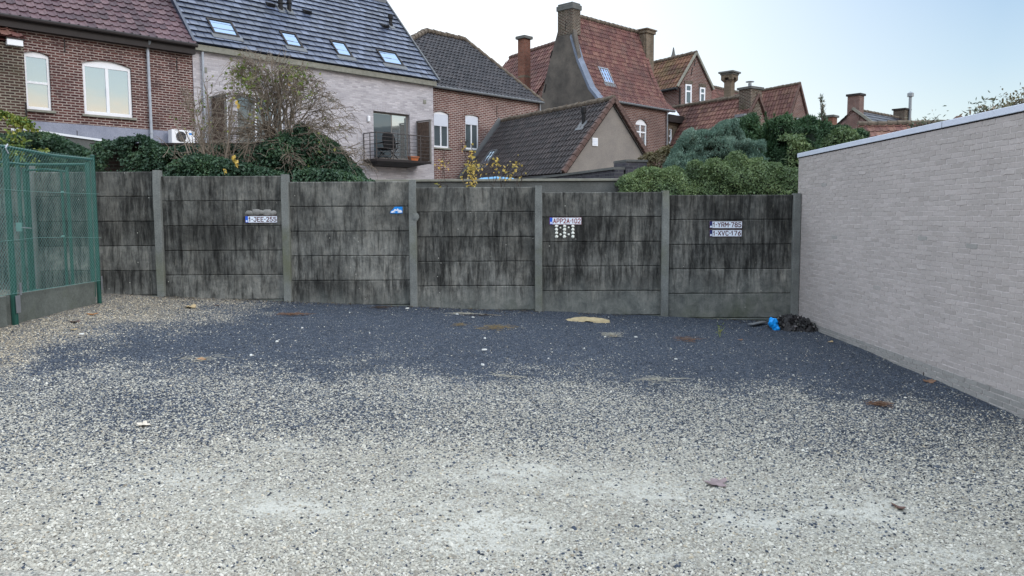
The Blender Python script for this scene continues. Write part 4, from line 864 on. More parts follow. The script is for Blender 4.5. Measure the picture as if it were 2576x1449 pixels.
def steep_house():
    e = house_frame(Cf, 'brick_house', 'tall old house with very steep red pantile roof and dark rendered gable with chimney')
    ze = 7.40; hb = 1.95; ridge = 11.75
    # gable (plane u = 0), outline measured on that plane
    pts = [Cf.dp(*p, 0) for p in ((1500, 248), (1480, 222), (1455, 150), (1441, 72))]; far = [Cf.dp(*p, 0) for p in ((1405, 72), (1384, 150), (1366, 225), (1356, 290))]
    out = [(0, 0)]+[pts[0], pts[1], pts[2], pts[3], far[0], far[1], far[2], far[3], (far[3][0], 0)]
    V = [(0, b, h) for b, h in out]+[(.3, b, h-.02) for b, h in out]; n = len(out)
    MB().add(V, [tuple(range(n-1, -1, -1)), tuple(range(n, 2*n))]+[(i, (i+1) % n, (i+1) % n+n, i+n) for i in range(n)]).build('gable', M['dkrender'], e)
    for p0, p1, p2 in (((1390, 128), (1384, 147), 0), ((1374, 212), (1369, 233), 0), ((1425, 55), (1423, 75), 0)):
        a = Cf.dp(*p0, 0); b_ = Cf.dp(*p1, 0); MB().beam((-.02, a[0], a[1]), (-.02, b_[0], b_[1]), .03, .03, up=(1, 0, 0)).build('wall_anchor', M['black'], e)
    # chimney
    ca = Cf.dp(1440, 72, -.02); cb = Cf.dp(1403, 72, -.02); ct = Cf.dp(1421, 8, 0)[1]
    MB().box(-.02, .62, ca[0], cb[0], ca[1]-.2, ct-.35).build('chimney', M['annexbrick'], e)
    cap = MB().box(-.08, .68, ca[0]-.06, cb[0]+.06, ct-.349, ct-.1).box(-.03, .63, ca[0]-.0, cb[0]+.0, ct-.099, ct).build('chimney_cap', M['gwall'], e, bevel=.03)
    # front wall
    U1 = 6.75; win = (3.38, 4.45, 4.75, 6.72, .22)
    wall_open('wall', M['redC'], e, .301, 6.32, 0, ze-.08, 4.0, [win]); window(e, *win, y=.06, mull=(3.9,), trans=(6.05,), fw=.07, glass='glass'); arch_band(e, win[0], win[1], win[3], win[4], h=.2, mat='redC')
    MB().tube([(.2, -.18, ze-.03), (U1+.1, -.18, ze-.03)], .06, 8).build('gutter', M['zincd'], e)
    pipe(e, 6.25, 4.9, ze-.1, r=.04)
    # bell-cast roof in three bands
    rows = [(0-.18, ze), (.38, ze+.55), (1.15, ze+2.0), (2.05, 11.83)]; rights = [6.85, 6.8, 6.78, 6.72]
    for k in range(3):
        (b0, h0), (b1, h1) = rows[k], rows[k+1]; s = .35 if k < 2 else .5
        ls = [.28, .3, .32, .55]
        roof_poly('roof', [(ls[k], b0, h0), (rights[k], b0, h0), (rights[k+1], b1, h1), (ls[k+1], b1, h1)], M['tileC'], e, rowh=.245, colw=.22)
    MB().quad((.3, 2.05, 11.8), (6.7, 2.05, 11.8), (6.7, 4.1, ze), (.3, 4.1, ze)).build('roof', M['tileC'], e)
    MB().add([(6.32, 0, 0), (6.32, 4.1, 0), (6.32, 4.1, ze), (6.32, 2.05, 11.7), (6.32, .9, ze+1.6), (6.32, 0, ze-.1)], [(0, 1, 2, 3, 4, 5)]).build('gable', M['annexbrick'], e)
    ridge_tiles(e, (.6, 2.05, 11.9), (6.75, 2.05, 11.97), M['ridge'], .11)
    # lead flashing strip along the gable
    fb = [(-.14, ze-.03), (.42, ze+.58), (1.17, ze+2.03), (1.62, ze+3.3)]; V = []; 
    for b_, h in fb: V += [(-.03, b_-.03, h+.02), (.42, b_-.03, h+.07)]
    mesh_np('flashing', np.array(V), [(0, 1, 3, 2), (2, 3, 5, 4), (4, 5, 7, 6)], M['lead'], e)
    V = []
    for b_, h in fb: V += [(-.035, b_-.03, h+.02), (-.035, b_+.05, h-.10)]
    mesh_np('flashing', np.array(V), [(0, 2, 3, 1), (2, 4, 5, 3), (4, 6, 7, 5)], M['lead'], e)
    # skylight on the middle band
    (b0, h0), (b1, h1) = rows[1], rows[2]; O = np.array([0, b0, h0]); Vv = np.array([0, b1-b0, h1-h0]); Vv /= np.linalg.norm(Vv); U = np.array([1., 0, 0])
    u_, _ = Cf.px(1510, 195, .85); u2_, _ = Cf.px(1535, 197, .85); skylight(e, O, U, Vv, u_, u2_, .5, 1.45, frame='metal', glass='glasss')
    # right chimney
    cu0 = Cf.px(1614, 150, 2.1)[0]; cu1 = Cf.px(1645, 150, 2.1)[0]; ct = Cf.px(1628, 82, 2.1)[1]; cbm = Cf.px(1640, 170, 2.1)[1]-.9
    MB().box(6.5, 7.25, 1.5, 2.3, cbm-1, ct-.25).build('chimney', M['yellowbrick'], e); MB().box(6.42, 7.33, 1.42, 2.38, ct-.249, ct-.08).box(6.36, 7.39, 1.36, 2.44, ct-.079, ct).build('chimney_cap', M['yellowbrick'], e, bevel=.02)
    for k in (0, 1, 2): MB().box(6.44-.003*k, 6.499, 1.6+.25*k, 1.68+.25*k, ct-1.6, ct-.3).build('chimney_rib', M['yellowbrick'], e)
steep_house()
def gable_house(fr, name, label, zb, wl, wr, ze_l, ze_r, apex_u, apex_h, L, wallm, roofm, ridgem=None, cat='house', over=.06, verge='ridge', rowh=.33, colw=.25, body_h=None, cut=None):
    """gable at local y=0 facing the yard, ridge runs back along y"""
    e = house_frame(fr, name, label, cat)
    b = MB(); pts = [(wl, zb), (wr, zb), (wr, ze_r), (apex_u, apex_h), (wl, ze_l)]; b.prism(pts, 0, L); b.build('wall', wallm, e)
    n1 = np.array([apex_u-wl, apex_h-ze_l]); n1 = n1/np.linalg.norm(n1); k = .25
    le = (wl-n1[0]*k, ze_l-n1[1]*k+.02); n2 = np.array([apex_u-wr, apex_h-ze_r]); n2 = n2/np.linalg.norm(n2); re = (wr-n2[0]*k, ze_r-n2[1]*k+.02)
    up = .06
    roof_poly('roof', [(le[0], L, le[1]+up), (le[0], -over, le[1]+up), (apex_u, -over, apex_h+up), (apex_u, L, apex_h+up)], roofm, e, rowh=rowh, colw=colw)
    roof_poly('roof', [(re[0], -over, re[1]+up), (re[0], L, re[1]+up), (apex_u, L, apex_h+up), (apex_u, -over, apex_h+up)], roofm, e, rowh=rowh, colw=colw)
    ridge_tiles(e, (apex_u, -over, apex_h+up+.06), (apex_u, L, apex_h+up+.06), M[ridgem or 'ridge'], .11)
    for (p, q_) in ((le, (apex_u, apex_h)), (re, (apex_u, apex_h))):
        if verge == 'tile':
            n = 14; m = MB()
            for i in range(n):
                a = np.array(p)+(np.array(q_)-p)*i/n; c_ = np.array(p)+(np.array(q_)-p)*(i+1.03)/n
                m.beam((a[0], -over-.02, a[1]+up+.05), (c_[0], -over-.02, c_[1]+up+.02), .14, .15)
            m.build('verge', M['ridger'], e)
        else: MB().beam((p[0], -over, p[1]+up+.03), (q_[0], -over, q_[1]+up+.03), .09, .12).build('verge', M[verge], e)
    return e
d = aty(1541, 250, 28.8); w_ = 2.05; Gf = Frame(d[0]-w_*.846, 28.8-w_*.533, 1, .63)
def outbuilding():
    e = gable_house(Gf, 'outbuilding', 'low beige rendered outbuilding with dark brown pantile roof and small white wall vent', 0, 0, 4.1, 3.2, 3.2, 2.05, 5.66, 7.45, M['beige'], M['tileG'], cat='outbuilding', verge='tile', rowh=.27, colw=.21)
    u, h = Gf.px(1496, 357); v = MB().box(u-.12, u+.12, -.03, -.003, h-.14, h+.14).build('wall_vent', M['white'], e)
    m = MB()
    for k in range(4): m.box(u-.09, u+.09, -.036, -.031, h-.1+.055*k, h-.08+.055*k)
    m.build('vent_slats', M['coping'], v)
    # gutter along the left eaves
    MB().tube([(-.32, -.05, 2.98), (-.32, 7.4, 2.98)], .07, 8).build('gutter', M['black'], e); MB().tube([(-.3, 3.1, 2.95), (-.2, 3.1, 2.7), (-.05, 3.1, 2.55), (-.05, 3.1, 1.5)], .04, 8).build('downpipe', M['zincd'], e)
    # flue and roof window on the left slope
    sl = np.array([2.05+.16, 0, 5.66-3.0]); sl = sl/np.linalg.norm(sl)
    O = np.array([-.15, 7.45, 3.02+.06]); U = np.array([0, -1., 0]); V = sl; Nn = np.cross(U, V)
    def on(x, y):
        v = ray(x, y); n = Gf.u*Nn[0]+Gf.b*Nn[1]+np.array([0, 0, Nn[2]]); Ow = Gf.o+Gf.u*O[0]+Gf.b*O[1]+np.array([0, 0, O[2]]); t = ((Ow-CP)@n)/(v@n)
        p = np.array(Gf.loc(CP+v*t))-O; return p@U, p@V
    s, t = on(1468, 314); p = O+U*s+V*t; m = MB().tube([(p[0], p[1], p[2]-.1), (p[0], p[1], p[2]+.62)], .07, 12); m.tube([(p[0], p[1], p[2]+.42), (p[0], p[1], p[2]+.62), (p[0], p[1], p[2]+.64)], [.1, .1, .05], 12); f = m.build('flue', M['black'], e)
    MB().quad(*[tuple(p+U*a+V*b_+Nn*.06) for a, b_ in ((-.25, -.3), (.25, -.3), (.2, .15), (-.2, .15))]).build('flashing', M['zincd'], f)
    s0, t0 = on(1208, 418); s1, t1 = on(1252, 378)
    skylight(e, O, U, V, min(s0, s1), max(s0, s1)+.05, t0, t1, frame='zincd', glass='glasss')
    MB().beam((-.0, 7.5, 3.2), (2.0, 7.5, 5.8), .3, .05, up=(0, 1, 0)).build('flashing', M['zincd'], e)
outbuilding()
# house E: gable with two narrow windows
def gf(px_, py_, z, dx, dy, lpx, lpy):
    q = aty(px_, py_, z); return q
def pix_gable(apex, left, right, z, dirv, name, label, wallm, roofm, L, **k):
    a = aty(*apex, z); fr = Frame(a[0], z, *dirv); l = fr.px(*left); r = fr.px(*right)
    return fr, gable_house(fr, name, label, 0, l[0], r[0], l[1], r[1], 0, float(a[2]), L, wallm, roofm, **k)
Ef, e_ = pix_gable((1750.7, 136), (1707, 214), (1790, 221), 50, (1, .63), 'brick_house', 'brick house with mossy orange roof and two tall narrow white windows in its gable', M['redC'], M['tileE'], 6.2, verge='stonetrim', rowh=.4, colw=.3)
for (x0, y0, x1, y1) in ((1723, 211.5, 1737.8, 273.6), (1759.4, 219.5, 1772, 264)):
    u0, h1 = Ef.px(x0, y0); u1, h0 = Ef.px(x1, y1); h0 = Ef.px(x0, y1)[1]+(.25 if x0 < 1740 else 0)
    hexv((u0, u1, -.012, -.004, h0, h1), M['glassd'], 'window_recess', e_)
    window(e_, u0, u1, h0, h1, y=-.06, fw=.09, trans=((h0+(h1-h0)*.66),), glass='glassd', sill='fascia', sillw=.1)
    hexv((u0-.05, u1+.12, -.03, -.003, h1+.01, h1+.22), M['annexbrick'], 'lintel', e_)
MB().tube([(Ef.px(1707, 216)[0]-.22, -.1, Ef.px(1707, 219)[1]-.1), (Ef.px(1707, 216)[0]-.22, 6.2, Ef.px(1707, 219)[1]-.1)], .09, 8).build('gutter', M['black'], e_)
u_ = Ef.px(1711, 240)[0]; pipe(e_, u_-.06, 2, Ef.px(1707, 216)[1]-.1, y=-.05, r=.06, mat='fascia')
for a, b_ in (((1749, 150), (1746, 166)), ((1742, 170), (1738, 190)), ((1765, 165), (1772, 185))):
    a = Ef.px(*a); b_ = Ef.px(*b_); MB().beam((a[0], -.02, a[1]), (b_[0], -.02, b_[1]), .05, .02, up=(0, 1, 0)).build('wall_anchor', M['fascia'], e_)
def chimney(x0, x1, y0, y1, z, label, brick, cap='gwall', dirv=(.951, 1), depth=None, flare=.12, caph=.12, extra=None, cap_y=None):
    a = aty(x0, y0, z); b_ = aty(x1, y0, z); w = (b_[0]-a[0]); s = w/(.69+.69); lo = aty(x0, y1, z)[2]; hi = aty(x0, y0, z)[2]
    # rotated square stack whose silhouette spans x0..x1
    e = empty('chimney_stack', ((a[0]+b_[0])/2, z, float(lo)), math.radians(46), label=label, cat='chimney'); h = float(hi-lo)
    MB().box(-s/2, s/2, -s/2, s/2, -.6, h-caph).build('stack', brick, e)
    MB().box(-s/2-flare, s/2+flare, -s/2-flare, s/2+flare, h-caph+.001, h).build('cap', M[cap], e, bevel=.02); return e, s, h
# roof and stack behind the hip-roofed house
def red_roof_house():
    z = 47.; a = aty(1280, 168, z); fr = Frame(float(aty(1280, 168, z)[0]), z, .951, 1); e = house_frame(fr, 'brick_house', 'house showing only its bright red tiled roof between the hip roof and the dark gable')
    def q(x, y, b): u, h = fr.px(x, y, b); return (u, b, h)
    fr2 = Frame(float(aty(1390, 235, z)[0]), z, 1, .63)
    e.location = tuple(fr2.o); e.rotation_euler = (0, 0, fr2.a)
    u1 = fr2.dp(1392, 111, 3.0)
    Lb = fr2.dp(1310, 140, 3.0)[0]; h = u1[1]; b1 = u1[0]
    # left slope of a roof whose ridge runs away from the yard
    roof_poly('roof', [(-1.8, b1+8.5, h-6.5), (-1.8, b1-2, h-6.5), (3.0, b1-2, h), (3.0, b1+5.2, h)], M['tileC'], e, rowh=.4, colw=.32)
    ridge_tiles(e, (3.0, b1-2, h+.06), (3.0, b1+5.2, h+.06), M['ridger'], .13)
    MB().prism([(-1.6, 0), (5.4, 0), (5.4, h-3.3), (3, h-.2), (-1.6, h-6.3)], b1-1.9, b1+5).build('wall', M['redC'], e)
red_roof_house()
ch, s, h = chimney(1303, 1334, 92, 250, 44, 'orange brick chimney stack with yellow patches rising behind the hipped roof', M['chimbrick'], caph=.16, flare=.1)
MB().box(-s/2-.004, s/2+.004, -s/2-.004, s/2+.004, h*.34, h*.34+.12).build('pale_band', M['yellowbrick'], ch)
chimney(1676, 1710, 147, 200, 57, 'broad dark capped chimney with a finial behind the mossy orange roof', M['annexbrick'], caph=.35, flare=.15)
fq = aty(1694, 147, 57); tag(MB().tube([(0, 0, 0), (0, 0, .1), (0, 0, .3), (0, 0, .75)], [.2, .2, .12, .03], 8).build('chimney_finial', M['gwall']), 'dark pointed finial on top of the broad capped chimney', 'finial').location = tuple(fq)
# low flat-roofed extension with roof domes
def extension():
    z = 45.; q0 = aty(1676, 290, z); fr = Frame(q0[0], z, .951, 1); e = house_frame(fr, 'flat_extension', 'flat roofed brick extension with dark brown fascia, white roof domes and a glazed door', 'extension')
    u1, h1 = fr.px(1806, 312); h0 = float(q0[2]); hh = (h0+h1)/2
    wu0, wh1 = fr.px(1708, 327); wu1, _ = fr.px(1762, 335); wh0 = wh1-2.6; su0, sh1 = fr.px(1683, 322); su1, sh0 = fr.px(1692, 362)
    wall_open('wall', M['yellowbrick'], e, .0, u1, 0, hh-.35, 5, [(wu0, wu1, wh0, wh1, 0), (su0, su1, sh0, sh1, 0)])
    window(e, wu0, wu1, wh0, wh1, y=.06, mull=(wu0+(wu1-wu0)*.28,), fw=.08, glass='glassd', sill=None); window(e, su0, su1, sh0, sh1, y=.06, trans=((sh0+sh1)/2,), fw=.08, glass='glass')
    hexv((-.1, u1+.15, -.25, 5.1, hh-.349, hh+.05), M['fascia'], 'roof_edge', e)
    for x in (1698, 1732, 1768):
        u_, _ = fr.px(x, 297, .8); b = .8; s = .75
        MB().add([(u_-s, b-s, hh+.05), (u_+s, b-s, hh+.05), (u_+s, b+s, hh+.05), (u_-s, b+s, hh+.05), (u_, b, hh+.62)], [(0, 1, 4), (1, 2, 4), (2, 3, 4), (3, 0, 4)]).build('roof_dome', M['white'], e)
extension()
Ff, e_ = pix_gable((1906, 242), (1845, 365), (1945, 352), 42.5, (1, .70), 'brick_house', 'low house with steep red tiled roof, square brick chimney on its gable and grey skylight', M['redC'], M['tileF'], 7.8, verge='ridger', rowh=.30, colw=.25)
def f_extras():
    cx0 = Ff.px(1886, 262)[0]; cx1 = Ff.px(1912, 262)[0]; top = Ff.px(1900, 218)[1]; bot = Ff.px(1900, 275)[1]
    MB().box(cx0+.05, cx1+.1, -.02, .75, bot-.8, top-.12).build('chimney', M['annexbrick'], e_); MB().box(cx0-.03, cx1+.18, -.1, .83, top-.119, top).build('chimney_cap', M['gwall'], e_)
    m = (cx0+cx1)/2; MB().tube([(m, .35, top), (m, .35, top+.22)], .09, 8).build('vent_cowl', M['zinc'], e_); MB().tube([(m, .35, top+.28), (m, .35, top+.31)], .22, 10).build('cowl_hat', M['zinc'], e_)
    MB().box(cx0-.45, cx0+.04, -.02, .6, bot-.42, bot-.28).build('flashing', M['zinc'], e_)
    # skylight on the left slope
    wl = Ff.px(1845, 365); ap = Ff.px(1906, 242); V = np.array([ap[0]-wl[0], 0, ap[1]-wl[1]]); V /= np.linalg.norm(V); U = np.array([0, -1., 0]); O = np.array([wl[0], 7.8, wl[1]+.06])
    t_ = np.linalg.norm(np.array([ap[0]-wl[0], ap[1]-wl[1]])); skylight(e_, O, U, V, 1.1, 1.9, t_*.5, t_*.5+.95, frame='black', glass='glassd')
f_extras()
Gg, e2 = pix_gable((2011, 213), (1966, 364), (2040, 332), 58, (1, .51), 'brick_house', 'farther house with faded red tile roof whose steep gable points at the wispy conifer tip', M['redC'], M['tileF'], 9., verge='ridger', rowh=.38, colw=.3)
u_, h_ = Gg.px(1981+22, 300); MB().tube([(u_, -.12, h_), (u_, -.3, h_)], .09, 8).build('wall_lamp', M['white'], e2)
# dull red roof between, with ornate stack
def dull_roof():
    z = 62.; fr = Frame(float(aty(1788, 218, z)[0]), z, .951, 1); e = house_frame(fr, 'brick_house', 'house showing a dull red brown roof beneath the ornate flared chimney')
    u1, h1 = fr.px(1880, 238, 3); u0, h0 = fr.px(1786, 219, 3); h = (h0+h1)/2
    roof_poly('roof', [(u0-3, 0, h-4.2), (u1+7, 0, h-4.2), (u1+3, 3, h), (u0-3, 3, h)], M['tileH'], e, rowh=.4, colw=.34)
    ridge_tiles(e, (u0-3, 3, h+.05), (u1+3, 3, h+.05), M['ridge'], .14); MB().box(u0-3, u1+6, .3, 5.7, 0, h-4.25).build('wall', M['redC'], e)
dull_roof()
def ornate():
    z = 61.; a = aty(1821, 236, z); b_ = aty(1848, 236, z); w = b_[0]-a[0]; s = w/1.40; e = empty('chimney_stack', ((a[0]+b_[0])/2, z, float(a[2])), math.radians(46), label='tall buff brick chimney with arched flared head standing above the dull red roof', cat='chimney')
    H_ = float(aty(1834, 181, z)[2]-a[2]); k = s/2
    MB().box(-k, k, -k, k, -.8, H_*.72).build('stack', M['yellowbrick'], e)
    z0, z1, z2 = H_*.5, H_*.62, H_*.84; f = k+.17; m = MB()
    # corner piers with arches between
    for sx in (-1, 1):
        for sy in (-1, 1):
            x0, x1 = sorted((sx*k*.62, sx*f)); y0, y1 = sorted((sy*k*.62, sy*f))
            m.add([(sx*k*.7, sy*k*.7, z0), (sx*k*1.0, sy*k*.7, z0), (sx*k, sy*k, z0), (sx*k*.7, sy*k, z0), (sx*k*.6, sy*k*.6, z1), (sx*f, sy*k*.6, z1), (sx*f, sy*f, z1), (sx*k*.6, sy*f, z1)], [(0, 3, 2, 1), (4, 5, 6, 7), (0, 1, 5, 4), (1, 2, 6, 5), (2, 3, 7, 6), (3, 0, 4, 7)])
            m.box(x0, x1, y0, y1, z1+.001, z2-.2)
    m.build('corner_brackets', M['yellowbrick'], e); MB().box(-k-.002, k+.002, -k-.002, k+.002, H_*.6, H_*.78).build('arch_recess', M['fascia'], e)
    MB().box(-f-.0, f, -f, f, z2-.2, z2).build('head', M['yellowbrick'], e); MB().box(-f-.06, f+.06, -f-.06, f+.06, z2+.001, z2+.12).box(-f-.16, f+.16, -f-.16, f+.16, z2+.121, H_).build('cap', M['gwall'], e, bevel=.03)
ornate()
# far right houses
chimney(2068, 2106, 291, 340, 52, 'short orange red brick chimney with a stone cap beside the wispy conifer tip', M['chimbrick'], caph=.14, flare=.1)
def far_house():
    z = 66.; ap = aty(2147, 275, z); fr = Frame(ap[0], z, 1.13, 1); e = house_frame(fr, 'brick_house', 'distant dark red gabled house with dark slate roof and two chimneys, right of centre')
    # gable faces left-front; ridge along +u
    h = float(fr.px(2161, 280, 0)[1]); u1 = fr.px(2278, 302, 0)[0]; hw = 3.3; ze = h-2.6
    MB().add([(0, -hw, 0), (0, -hw, ze), (0, 0, h), (0, hw, ze), (0, hw, 0), (u1, -hw, 0), (u1, -hw, ze), (u1, 0, h), (u1, hw, ze), (u1, hw, 0)], [(0, 1, 2, 3, 4), (9, 8, 7, 6, 5), (0, 5, 6, 1), (1, 6, 7, 2), (2, 7, 8, 3), (3, 8, 9, 4)]).build('wall', M['red'], e)
    roof_poly('roof', [(-.1, -hw-.2, ze-.1), (u1, -hw-.2, ze-.1), (u1, 0, h+.06), (-.1, 0, h+.06)], M['tileB'], e, rowh=.45, colw=.4, kind='flat')
    roof_poly('roof', [(u1, hw+.2, ze-.1), (-.1, hw+.2, ze-.1), (-.1, 0, h+.06), (u1, 0, h+.06)], M['tileB'], e, rowh=.45, colw=.4, kind='flat')
    ridge_tiles(e, (-.1, 0, h+.1), (u1, 0, h+.1), M['ridge'], .13, seg=.6); MB().beam((-.14, -hw-.2, ze-.0), (-.14, 0, h+.16), .12, .2).build('verge', M['stonetrim'], e)
    MB().box(-.05, .75, -.5, .5, h-1.6, h+1.15).build('chimney', M['redC'], e); MB().box(-.15, .85, -.6, .6, h+1.151, h+1.32).build('chimney_cap', M['fascia'], e)
    uc = fr.px(2268, 290, 0)[0]; MB().box(uc-.55, uc+.55, -.5, .5, h-1.2, h+.75).build('chimney', M['annexbrick'], e); MB().box(uc-.65, uc+.65, -.6, .6, h+.751, h+.88).build('chimney_cap', M['fascia'], e)
    ff = MB().tube([(uc+.2, -.62, h-1.5), (uc+.2, -.62, h+1.9)], .13, 10).build('flue', M['zinc'], e); MB().tube([(uc+.2, -.62, h+1.9), (uc+.2, -.62, h+2.2), (uc+.2, -.62, h+2.35)], [.27, .27, .05], 10).build('flue_cowl', M['zinc'], ff)
far_house()
def long_roof():
    z = 34.; a = aty(2170, 326, z); fr = Frame(a[0], z, 1, -.12); h = float(a[2]); u1, h1 = fr.px(2424, 298); e = house_frame(fr, 'outbuilding', 'long low building with orange red tiled roof just above the garage coping', 'outbuilding')
    hh = (h+h1)/2; roof_poly('roof', [(-1, -2.6, hh-2.3), (u1+3, -2.6, hh-2.3), (u1+2.5, 0, hh), (-.2, 0, hh)], M['tileF'], e, rowh=.33, colw=.28)
    ridge_tiles(e, (-.2, 0, hh+.05), (u1+2.5, 0, hh+.05), M['ridge'], .12); MB().box(-.8, u1+2.8, -2.3, 2.6, 0, hh-2.35).build('wall', M['redC'], e)
    uk = fr.px(2412, 295)[0]; MB().tube([(uk, 0, hh), (uk, 0, hh+.16), (uk, 0, hh+.3)], [.3, .26, .1], 10).build('ridge_cap', M['ridger'], e)
long_roof()
# brick lean-to at the left edge of the picture
def left_annex():
    e = house_frame(A, 'brick_annex', 'narrow weathered brick annex with white gutter board and red roof at the left photo edge', 'annex'); bb = -.32
    u1 = A.px(64, 200, bb)[0]; ht = A.px(60, 112, bb)[1]; ug = A.px(14, 108, bb)[0]
    MB().box(u1-6, u1, bb, -.025, 0, ht).build('wall', M['annexbrick'], e)
    MB().box(ug, u1-.04, bb-.14, bb-.003, ht-.08, ht+.08).build('gutter_board', M['white'], e, bevel=.01); MB().box(ug-.02, u1+.0, bb-.16, bb-.002, ht+.081, ht+.11).build('gutter_lip', M['fascia'], e)
    roof_poly('roof', [(u1-6, bb-.14, ht+.13), (ug+.45, bb-.14, ht+.13), (ug+.12, -.03, ht+.42), (u1-6, -.03, ht+.42)], M['tileC'], e, rowh=.33, colw=.26)
    MB().tube([(u1-.03, bb-.03, .2), (u1-.03, bb-.03, ht-1.5)], .018, 6).build('cable_pipe', M['fascia'], e)
left_annex()
# ------------------------------------------------------------------ plants
def leaf_mesh(name, pos, tip, nrm, ln, wd, mat, parent=None, rnd=None, fold=.25, taper=.55, **k):
    """one folded four-cornered leaf per point"""
    n = len(pos); tip = tip/np.linalg.norm(tip, axis=1, keepdims=True); s = np.cross(tip, nrm); s /= np.linalg.norm(s, axis=1, keepdims=True)+1e-9; nn = np.cross(s, tip)
    ln = np.asarray(ln)[:, None]; wd = np.asarray(wd)[:, None]
    a = pos; b = pos+tip*ln*taper*.8+s*wd*.5+nn*wd*fold; c = pos+tip*ln; d = pos+tip*ln*taper*.8-s*wd*.5+nn*wd*fold
    V = np.stack([a, b, c, d], 1).reshape(-1, 3); i = (np.arange(n)*4)[:, None, None]; Fc = (np.array([(0, 1, 2), (0, 2, 3)])[None]+i).reshape(-1, 3)
    if rnd is None: rnd = rng.random(n)
    return mesh_np(name, V, Fc, mat, parent, fattr=dict(rnd=np.repeat(rnd, 2)), **k)
def unit(v): return v/(np.linalg.norm(v, axis=-1, keepdims=True)+1e-9)
def outline(pts, y):
    w = np.array([aty(a, b, y) for a, b in pts]); o = np.argsort(w[:, 0]); w = w[o]; return lambda x: np.interp(x, w[:, 0], w[:, 2]), w[0, 0], w[-1, 0]
L = dict(
    ivy=m_leaf('ivy leaves', [(0, (.014, .036, .024)), (.45, (.036, .080, .046)), (.8, (.068, .13, .06)), (.93, (.12, .18, .065)), (1, (.19, .22, .08))], .5, .15),
    ivyy=m_leaf('yellowing ivy', [(0, (.03, .07, .02)), (.4, (.09, .16, .035)), (.7, (.28, .30, .06)), (1, (.42, .30, .06))], .5, .2),
    hedge=m_leaf('hedge leaves', [(0, (.045, .08, .038)), (.4, (.095, .15, .066)), (.75, (.16, .225, .09)), (1, (.26, .31, .13))], .5, .2),
    blue=m_leaf('blue conifer', [(0, (.045, .09, .068)), (.5, (.125, .21, .16)), (1, (.28, .38, .31))], .6, .1),
    dark=m_leaf('dark conifer', [(0, (.016, .042, .022)), (.5, (.045, .10, .045)), (.85, (.09, .165, .07)), (1, (.15, .22, .09))], .55, .12),
    brown=m_leaf('brown shrub', [(0, (.05, .04, .025)), (.5, (.13, .11, .06)), (1, (.2, .2, .1))], .6, .15),
    shrub=m_leaf('shrub leaves', [(0, (.05, .09, .02)), (.5, (.16, .21, .05)), (.8, (.27, .28, .07)), (1, (.34, .22, .08))], .5, .3),
    yellow=m_leaf('yellow autumn leaves', [(0, (.20, .20, .05)), (.4, (.50, .40, .10)), (.8, (.66, .46, .12)), (1, (.70, .36, .08))], .5, .3),
    fence=m_leaf('grey green leaves', [(0, (.05, .07, .05)), (.6, (.12, .15, .10)), (1, (.25, .16, .10))], .5, .2),
    core=m_plain('foliage core painted as shade', (.012, .022, .012), .9, var=.4),  # near black colour stands for the shade inside the foliage
)
